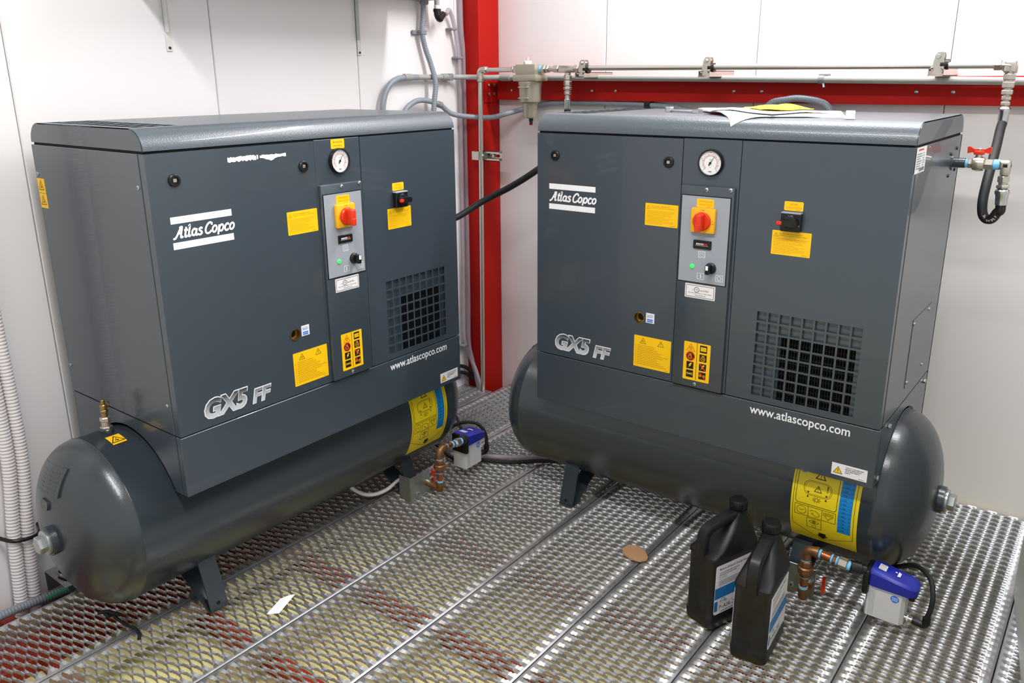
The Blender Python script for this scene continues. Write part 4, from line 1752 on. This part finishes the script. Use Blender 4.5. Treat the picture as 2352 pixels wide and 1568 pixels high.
r = empty('heater_unit', (XW, -.20, 1.66))
tag(r, 'white unit mounted high on the left wall on two narrow brackets', 'heater')
m = MB()
m.box((.03, -.48, -.025), (.33, .54, .50), HEATG, .01, 2)
m.build('casing', r)
for y_ in (-.358, .379):
    m = MB()
    m.box((0, y_ - .009, -.232), (.004, y_ + .009, .50), HEATG, .0015, 1)
    m.box((0, y_ - .009, -.18), (.020, y_ - .006, .50), HEATG, .001, 1)
    b_ = m.build('wall_bracket', r)
    for zz in (-.222, -.066):
        m = MB()
        m.lathe([(0, .0045), (.003, .003)], (.004, y_, zz), (1, 0, 0), BLACK, 10)
        m.build('screw', b_)

# ---- white corrugated sleeves at the far left
for k, (dy, lab) in enumerate(((-.0525, 'white corrugated sleeve at the far left, the nearer one to the picture edge'),
                               (-.0180, 'white corrugated sleeve at the far left, the one next to the compressor tank'))):
    m = MB()
    m.tube([(-.885, -1.140 + dy, 1.80), (-.885, -1.137 + dy, 1.20), (-.885, -1.135 + dy, .80), (-.885, -1.132 + dy, .55), (-.885, -1.135 + dy, .36), (-.885, -1.155 + dy, .166), (-.882, -1.171 + dy, -.04), (-.880, -1.178 + dy, -.09)],
           .0160, CORRW, 16, 8, rib=(.0095, .0011))
    tag(m.build('corrugated_sleeve'), lab, 'hose', 'white corrugated sleeves')
m = MB()
m.tube([(-.916, -1.246, .166), (-.898, -1.236, .160), (-.868, -1.218, .155), (-.861, -1.190, .150), (-.864, -1.160, .147), (-.885, -1.140, .150), (-.916, -1.134, .152)], .0055, BLACK, 10, 6)
o = m.build('hose_clamp')
tag(o, 'black plastic clamp round the white corrugated sleeves', 'clamp')
m = MB()
m.lathe([(0, .0065), (.004, .005)], (-.915, -1.248, .167), (1, 0, 0), ZINC, 10)
m.build('screw', o)
m = MB()
m.tube([(-.855, -1.60, -.035), (-.855, -1.30, -.035), (-.855, -1.20, -.040), (-.85, -1.05, -.05)], .0120, FLEX, 12, 5, rib=(.008, .0006))
tag(m.build('floor_conduit'), 'grey conduit lying in the gap between floor planks and left wall', 'conduit')
m = MB()
m.tube([(-.77, -1.20, .006), (-.765, -1.165, .010), (-.760, -1.13, .012), (-.755, -1.09, .010)], .0042, GREENW, 8, 4)
tag(m.build('green_wire'), 'thin green wire end by the white sleeves under the left tank', 'wire')
m = MB()
m.tube([(-.752, -1.145, .012), (-.745, -1.10, .014), (-.70, -1.00, .012), (-.66, -.80, .010)], .0075, BLACKR, 8, 5)
tag(m.build('thick_black_cable'), 'black cable on the grating under the left tank', 'cable')


# ================================================================== CONDENSATE DRAINS
def make_drain():
    r = empty('condensate_drain')
    # galvanised angle on the foot
    m = MB()
    m.box((.788, .045, .003), (.880, .048, .088), GALVP, .0008, 1)
    m.box((.788, .048, .003), (.791, .098, .088), GALVP, .0008, 1)
    br = m.build('bracket', r)
    screw(br, (.820, .045, .022), (0, -1, 0), .008)
    # bronze / copper riser
    m = MB()
    m.tube([(.868, .050, .044), (.868, .018, .040), (.868, -.008, .036), (.868, -.014, .044), (.868, -.014, .060)], .0115, BRONZE, 14, 4)
    m.lathe([(0, .0145), (.012, .0145)], (.868, -.014, .052), (0, 0, 1), BRONZE, 16)
    m.build('lower_elbow', r)
    m = MB()
    m.cyl((.868, -.014, .064), (.868, -.014, .070), .0115, PTFE, 14)
    m.cyl((.868, -.014, .070), (.868, -.014, .098), .0100, COPPER, 14)
    m.cyl((.868, -.014, .096), (.868, -.014, .100), .0115, PTFE, 14)
    m.build('riser', r)
    m = MB()
    m.cyl((.868, -.014, .100), (.868, -.014, .112), .0135, BRONZE, 14)
    m.lathe([(.110, .018), (.113, .0205), (.126, .0205), (.129, .017)], (.868, -.014, 0), (0, 0, 1), BRONZE, 8)
    m.hexn((.868, -.014, .128), (.868, -.014, .146), .0150, BRONZE)
    m.build('union', r)
    m = MB()
    m.cyl((.868, -.014, .144), (.868, -.014, .151), .0115, PTFE, 14)
    m.tube([(.868, -.014, .150), (.868, -.014, .162), (.872, -.014, .174), (.883, -.014, .178), (.896, -.014, .178)], .0125, BRONZE, 14, 4)
    m.lathe([(0, .0150), (.008, .0150)], (.890, -.014, .178), (1, 0, 0), BRONZE, 16)
    m.build('upper_elbow', r)
    m = MB()
    fitting_chain(m, (.898, -.014, .178), (1, 0, -.10), [('c', .006, .0115, PTFE), ('c', .024, .0095, COPPER), ('c', .005, .0115, PTFE), ('h', .008, .012, BRONZE), ('c', .005, .0115, PTFE), ('h', .024, .0145, NICKEL), ('c', .008, .0120, PTFE)])
    m.build('coupler', r)
    m = MB()
    fitting_chain(m, (.975, -.014, .170), (1, .35, -.12), [('c', .026, .0165, BLACK), ('c', .012, .013, BLACK)])
    m.box((1.006, -.012, .105), (1.022, .056, .170), BLACK, .006, 2)
    m.build('inlet', r)
    # drain body, turned slightly
    m = MB()
    m.prism([(1.020, -.030), (1.098, -.030), (1.106, -.020), (1.106, .020), (1.098, .030), (1.020, .030), (1.015, .022), (1.015, -.022)], lambda u, v, h: (u, v, h), .044, .132, ALUW)
    body = m.build('drain_body', r)
    body.location.y = .03

    def draw(p):
        p.poly(rect(1.022, .126, 1.098, .1355), STW, .0003)
        p.words(1.026, .1290, .018, .0030, PGREY, .0005)
        p.words(1.054, .1295, .038, .0022, PGREY, .0005)
        p.poly(circ(1.083, .112, .0098, 20), STBLUE, .0004)
        for i in range(3):
            p.words(1.0765, .1150 - .0038 * i, .013, .0014, WHITEP, .0006)
        for i in range(4):
            p.line([(1.026 + .0035 * i, .048), (1.026 + .0035 * i, .120)], .0005, PGREY, .0003)
    decal('body_label', body, lambda u, v, h: (u, -.030 - h, v), draw)
    m = MB()
    n = 8
    base = [(1.016, -.032), (1.030, -.035), (1.112, -.035), (1.126, -.024), (1.130, .0), (1.126, .024), (1.112, .033), (1.030, .033), (1.016, .030)]
    top = [(1.018, -.025), (1.032, -.028), (1.106, -.026), (1.117, -.018), (1.120, .0), (1.117, .018), (1.106, .025), (1.032, .026), (1.018, .024)]
    zt0 = [.168, .171, .158, .153, .151, .153, .158, .171, .168]
    nb = len(base)
    v = [(a, b, .130) for a, b in base] + [(a, b, zt0[i] - .006) for i, (a, b) in enumerate(base)] + [(a, b, zt0[i]) for i, (a, b) in enumerate(top)]
    f = [tuple(range(nb - 1, -1, -1)), tuple(range(2 * nb, 3 * nb))]
    for s in (0, nb):
        f += [(s + i, s + (i + 1) % nb, s + nb + (i + 1) % nb, s + nb + i) for i in range(nb)]
    m.add(v, f, BLUECAP)
    cap = m.build('cap', r, smooth=45)
    cap.location.y = .03
    cap_top = lambda u, v, h: (u, v, .171 - (u - 1.032) * .176 + h)

    def draw(p):
        p.poly(rect(1.034, -.012, 1.052, .014), STW, .0008)
        for i in range(4):
            p.words(1.036, -.009 + .006 * i, .014, .002, PGREY, .0010)
        p.poly([(1.070, .004), (1.076, .004), (1.073, .010)], WHITEP, .0008)
        p.words(1.0815, -.008, .003, .018, WHITEP, .0008)
        p.poly(rect(1.078, -.010, 1.081, .012), WHITEP, .0008)
    decal('cap_label', cap, cap_top, draw)
    m = MB()
    m.lathe([(0, .012), (.010, .012), (.012, .009)], (1.116, -.006, .132), (0, 0, -1), BLACK, 16)
    m.lathe([(0, .008), (.010, .007)], (1.116, -.006, .120), (0, 0, -1), BLACK, 12)
    m.build('cable_gland', r).location.y = .03
    m = MB()
    m.cyl((1.104, -.008, .060), (1.126, -.008, .058), .0068, CHROME, 14)
    m.cyl((1.112, -.008, .059), (1.115, -.008, .059), .0080, STW, 14)
    m.build('outlet_stub', r).location.y = .03
    m = MB()
    m.cyl((1.124, -.008, .058), (1.140, -.008, .056), .0095, BLACK, 14, .001)
    m.tube([(1.138, -.008, .056), (1.150, -.008, .056), (1.155, -.008, .064), (1.155, -.008, .078)], .0095, BLACK, 12, 4)
    m.build('push_elbow', r).location.y = .03
    m = MB()
    m.tube([(1.155, -.008, .076), (1.160, -.004, .105), (1.158, .01, .135), (1.142, .04, .158), (1.10, .09, .150), (1.04, .13, .10)], .0062, BLACKR, 10, 6)
    m.build('drain_tube', r).location.y = .03
    # red tapped drain valve
    m = MB()
    m.cyl((.868, .030, .046), (.868, .080, .052), .0085, NICKEL, 12)
    m.cyl((.868, .050, .048), (.900, .050, .050), .0045, NICKEL, 10)
    m.build('drain_valve', r)
    m = MB()
    pts = [(-.022, -.006), (-.006, -.004), (.006, -.004), (.022, -.006), (.022, .006), (.006, .004), (-.006, .004), (-.022, .006)]
    m.prism(pts, lambda u, v, h: (.898 + h, .050 + v, .050 + u), 0, .008, SWR)
    m.build('red_handle', r)
    return r


dr = make_drain()
tag(dr, 'blue and light grey condensate drain with copper fittings beside the black oil jugs', 'drain valve', 'condensate drains on the tanks')
dl = copy_tree(dr)
dl.location = (-0.2999, -1.0174, 0)
dl.rotation_euler = (0, 0, math.radians(90.0466))
tag(dl, 'blue and light grey condensate drain with copper fittings at the left compressor tank', 'drain valve')


# ================================================================== CABLES ON THE FLOOR
m = MB()
m.tube([(-.78, .30, .16), (-.72, .34, .06), (-.682, .374, .020), (-.60, .31, .016), (-.53, .262, .018), (-.47, .225, .05)], .0060, BLACKR, 8, 6)
tag(m.build('drain_lead'), 'black lead running down to the floor behind the left blue drain', 'cable')
m = MB()
m.tube([(-.62, .125, .06), (-.559, .119, .028), (-.508, .106, .016), (-.425, .085, .012), (-.339, .139, .012), (-.247, .188, .012), (-.163, .262, .012), (-.06, .33, .012), (.1, .36, .012)], .0075, BLACKR, 8, 6)
tag(m.build('floor_cable'), 'black cable across the grating between the two compressor tanks', 'cable')
m = MB()
m.tube([(-.46, .10, .016), (-.40, .125, .013), (-.356, .166, .012), (-.268, .220, .012), (-.199, .272, .012), (-.08, .345, .012)], .0080, CLEAR, 10, 6)
tag(m.build('floor_tube'), 'clear tube lying beside the black cable between the two tanks', 'hose')
m = MB()
m.tube([(-.60, -.372, .16), (-.560, -.360, .10), (-.500, -.335, .045), (-.462, -.304, .026), (-.440, -.253, .028), (-.432, -.20, .045), (-.415, -.165, .050), (-.395, -.150, .050)], .0062, CORRW, 10, 6)
tag(m.build('white_tube'), 'milky white tube curling from under the left tank to its bracket', 'hose')
m = MB()
m.tube([(-.585, -1.150, .012), (-.571, -1.135, .016), (-.530, -1.118, .014), (-.545, -1.128, .010), (-.49, -1.128, .009), (-.455, -1.120, .007), (-.430, -1.124, .004), (-.418, -1.132, .0)], .0042, BLACKR, 8, 5)
m.box((-.578, -1.142, .004), (-.552, -1.122, .014), BLACKR, .003, 1)
tag(m.build('cable_tie'), 'black cable tie strap lying on the grating under the left tank end', 'cable tie')


# ================================================================== OIL JUGS
def ring_pts(hx, hy, r, z, cx=0.0, n=5):
    return [(cx + a, b, z) for a, b in rrect(-hx, -hy, hx, hy, min(r, hx * .98, hy * .98), n)]


def make_jug(label_full):
    r = empty('oil_jug')
    m = MB()
    HX, HY = .085, .046
    secs = [(HX - .010, HY - .010, .016, 0.004, 0), (HX - .002, HY - .002, .018, .010, 0), (HX, HY, .018, .034, 0), (HX - .0025, HY - .0025, .018, .040, 0),
            (HX - .0025, HY - .0025, .018, .205, 0), (HX, HY, .018, .211, 0), (HX - .001, HY - .001, .018, .218, 0),
            (.070, HY - .004, .016, .228, .012), (.056, HY - .010, .016, .246, .024), (.042, .030, .016, .266, .034), (.031, .024, .018, .286, .040), (.022, .021, .019, .302, .042), (.0205, .0205, .020, .312, .042)]
    v, f = [], []
    rings = [ring_pts(a, b, rr, z, cx) for a, b, rr, z, cx in secs]
    n = len(rings[0])
    for g in rings:
        v += g
    for i in range(len(rings) - 1):
        f += [(i * n + k, i * n + (k + 1) % n, (i + 1) * n + (k + 1) % n, (i + 1) * n + k) for k in range(n)]
    f.append(tuple(range(n - 1, -1, -1)))
    f.append(tuple((len(rings) - 1) * n + k for k in range(n)))
    m.add(v, f, JUGB)
    m.build('body', r, smooth=50)
    # loop handle rising from the back shoulder over to the neck
    m = MB()
    path = catmull([(-.078, 0, .205), (-.079, 0, .245), (-.070, 0, .278), (-.042, 0, .290), (-.008, 0, .296), (.026, 0, .300)], 4)
    vv, ff = [], []
    for i, p in enumerate(path):
        a = path[max(i - 1, 0)]
        b = path[min(i + 1, len(path) - 1)]
        t = (b - a).normalized()
        nn = Vector((-t.z, 0, t.x))
        for (s, q) in ((-.015, -.006), (-.012, -.011), (.012, -.011), (.015, -.006), (.015, .006), (.011, .011), (-.011, .011), (-.015, .006)):
            vv.append(p + Vector((0, s, 0)) + nn * q)
    k8 = 8
    for i in range(len(path) - 1):
        ff += [(i * k8 + k, i * k8 + (k + 1) % k8, (i + 1) * k8 + (k + 1) % k8, (i + 1) * k8 + k) for k in range(k8)]
    ff += [tuple(range(k8 - 1, -1, -1)), tuple((len(path) - 1) * k8 + k for k in range(k8))]
    m.add(vv, ff, JUGB)
    m.build('handle', r, smooth=50)
    m = MB()
    cx = .042
    m.lathe([(.308, .0215), (.311, .0225), (.312, .0225)], (cx, 0, 0), (0, 0, 1), BLACK, 24)
    pr = [(.312, .0205), (.315, .0225), (.334, .0220), (.337, .0200), (.3375, .0)]
    m.lathe(pr, (cx, 0, 0), (0, 0, 1), BLACK, 24)
    for k in range(24):
        a = 2 * PI * k / 24
        c_, s_ = math.cos(a), math.sin(a)
        p0 = Vector((cx + .0222 * c_, .0222 * s_, .315))
        m.cyl(p0, p0 + Vector((0, 0, .018)), .0009, BLACK, 5)
    m.build('cap', r)

    # label on the broad side (front of the jug's local -y)
    def draw(p):
        p.base(rrect(-.070, .050, .070, .196, .007), STW, .0006)
        p.text('Roto-Xtend Duty Fluid', -.058, .180, PBLACK, height=.0075, width=.104, offset=.01, h=.0009)
        for i, wd in enumerate((.070, .060)):
            p.words(-.058, .172 - .006 * i, wd, .0022, PGREY, .0009)
        p.text('Net contents', -.058, .1605, PGREY, height=.0034, h=.0009, res=1)
        p.text('For lubrication', -.058, .1555, PGREY, height=.0034, h=.0009, res=1)
        for i in range(5):
            p.words(-.058, .1495 - .0035 * i, .105, .0014, PGREY, .0009)
        p.poly(rect(-.070, .097, .070, .130), JUGBLUE, .0008)
        p.poly(rect(-.070, .060, -.058, .090), JUGBLUE, .0008)
        p.line(circ(-.040, .0855, .0085, 14, a0=-20, a1=180), .0018, PGREY, .0009)
        p.text('POWEREX', -.052, .0835, PBLACK, height=.0042, h=.0010, res=1)
        p.line([(-.052, .0795), (.060, .0795)], .0005, PGREY, .0009)
        p.line([(-.010, .0900), (.060, .0900)], .0005, PGREY, .0009)
        p.text('P-AIR-202', -.052, .0625, PBLACK, height=.0125, h=.0009)
        p.words(-.046, .0545, .09, .0020, PBLACK, .0009)
    for s in (1, -1):
        decal('jug_label', r, (lambda u, v, h, s=s: (u * s, -s * (HY - .0025 + h), v)), draw)
    return r


jug1 = make_jug(True)
jug1.location = (.704, -.163, 0)
jug1.rotation_euler = (0, 0, math.radians(70))
tag(jug1, 'black plastic oil jug with white and blue label, farther one with open handle in view', 'oil jug', 'black oil jugs on the grating')
jug2 = copy_tree(jug1)
jug1.scale = (1, 1, .955)
jug2.location = (.828, -.222, 0)
jug2.rotation_euler = (0, 0, math.radians(94))
jug2.scale = (1, 1, .955)
tag(jug2, 'black plastic oil jug seen narrow side on, nearest the camera', 'oil jug')


# ================================================================== LOOSE BITS
def sheet(name, pts, mtl, hfn, thick=.0012, n=16, parent=None):
    """crumpled sheet: outline quad-mapped, z from hfn(x, y)"""
    (a, b, c_, d_) = [Vector((q[0], q[1], 0)) for q in pts]
    v, f = [], []
    for h in (0, -thick):
        for i in range(n + 1):
            for k in range(n + 1):
                s, t = i / n, k / n
                p = a.lerp(b, s).lerp(d_.lerp(c_, s), t)
                z = hfn(p.x, p.y)
                v.append((p.x, p.y, z + h))
    o2 = (n + 1) ** 2
    for i in range(n):
        for k in range(n):
            q = i * (n + 1) + k
            f.append((q, q + 1, q + n + 2, q + n + 1))
            f.append((o2 + q, o2 + q + n + 1, o2 + q + n + 2, o2 + q + 1))
    per = [i * (n + 1) for i in range(n)] + [n * (n + 1) + k for k in range(n)] + \
          [(n - i) * (n + 1) + n for i in range(n)] + [n - k for k in range(n)]
    f += [(per[i], per[(i + 1) % len(per)], o2 + per[(i + 1) % len(per)], o2 + per[i]) for i in range(len(per))]
    m = MB()
    m.add(v, f, mtl)
    return m.build(name, parent, smooth=60)


def lid_z(y):                                   # top of the lid, following its rolled front edge
    if y >= .047:
        return ZL
    d2 = max(0.0, .047 ** 2 - (.047 - y) ** 2)
    return ZL - .047 + math.sqrt(d2)


def pile(x, y):
    e = max(0.0, 1 - ((x - .50) / .26) ** 2) * max(0.0, min(1, (y - .0) / .10))
    return lid_z(max(y, .0)) + .0025 + .007 * e + .003 * math.sin(31 * x + 9 * y) * math.sin(17 * y + 2) * (0.3 + e)


pb = sheet('paper_stack', [(.575, .008), (.805, .15), (.72, .40), (.335, .335)], PAPER, pile, .003, 24)
tag(pb, 'rumpled white papers lying on the right compressor lid, drooping over its edge', 'paper')
pb = sheet('white_sheet', [(.43, .16), (.66, .05), (.74, .27), (.46, .40)], PAPER, lambda x, y: pile(x, y) + .005, .0015, 20)
tag(pb, 'upper white sheet on the pile of papers on the right compressor', 'paper')
pb = sheet('yellow_note', [(.53, .20), (.67, .16), (.67, .33), (.51, .36)], YPAPER, lambda x, y: pile(x, y) + .0085 + max(0, .010 * (1 - ((x - .62) / .04) ** 2)) * max(0, 1 - ((y - .26) / .1) ** 2), .001, 20)
tag(pb, 'bright yellow sheet on top of the papers on the right compressor', 'paper')

r = empty('spanner', (.335, .235, ZL + .0008), math.radians(-22))
tag(r, 'small chrome spanner lying on the right compressor lid left of the papers', 'spanner')
m = MB()
m.box((-.050, -.006, .001), (.050, .006, .006), WRENCH, .002, 2)
m.build('shaft', r)
m = MB()
m.lathe([(0, .0125), (.012, .0125), (.0135, .011)], (-.056, 0, 0), (0, 0, 1), WRENCH, 6)
m.build('ring_end', r)
m = MB()
jaw = circ(.060, 0, .0155, 20, a0=35, a1=325) + [(.058, -.006), (.052, -.003), (.052, .003), (.058, .006)]
m.prism(jaw, lambda u, v, h: (u, v, h), .001, .007, WRENCH)
m.build('open_jaw', r)

r = empty('plastic_block', (.835, .075, ZL), .2)
tag(r, 'small translucent white block standing on the right compressor lid right of the papers', 'block')
m = MB()
m.box((-.010, -.004, 0), (.010, .004, .0195), PAPER, .001, 1)
m.build('block', r)
m = MB()
m.box((-.0115, -.006, 0.0005), (.0115, .006, .0025), PAPER, .0006, 1)
m.build('foot', r)

m = MB()
cp = [(.360, -.070), (.364, -.042), (.385, -.026), (.412, -.028), (.436, -.052), (.441, -.068), (.428, -.086), (.400, -.094), (.376, -.088)]
m.prism(cp, lambda u, v, h: (u, v, h + .10 * (u - .40) * 0 + .004 * math.sin(40 * u)), .0085, .0125, CARD)
tag(m.build('cardboard_scrap', smooth=20), 'torn piece of brown cardboard lying on the metal grating', 'cardboard')
sc = sheet('paper_scrap', [(-.262, -.818), (-.238, -.788), (-.205, -.865), (-.238, -.880)], PAPER, lambda x, y: .009 + .004 * math.sin(70 * x + 40 * y), .001, 8)
tag(sc, 'torn scrap of white paper lying on the grating before the left compressor', 'paper')
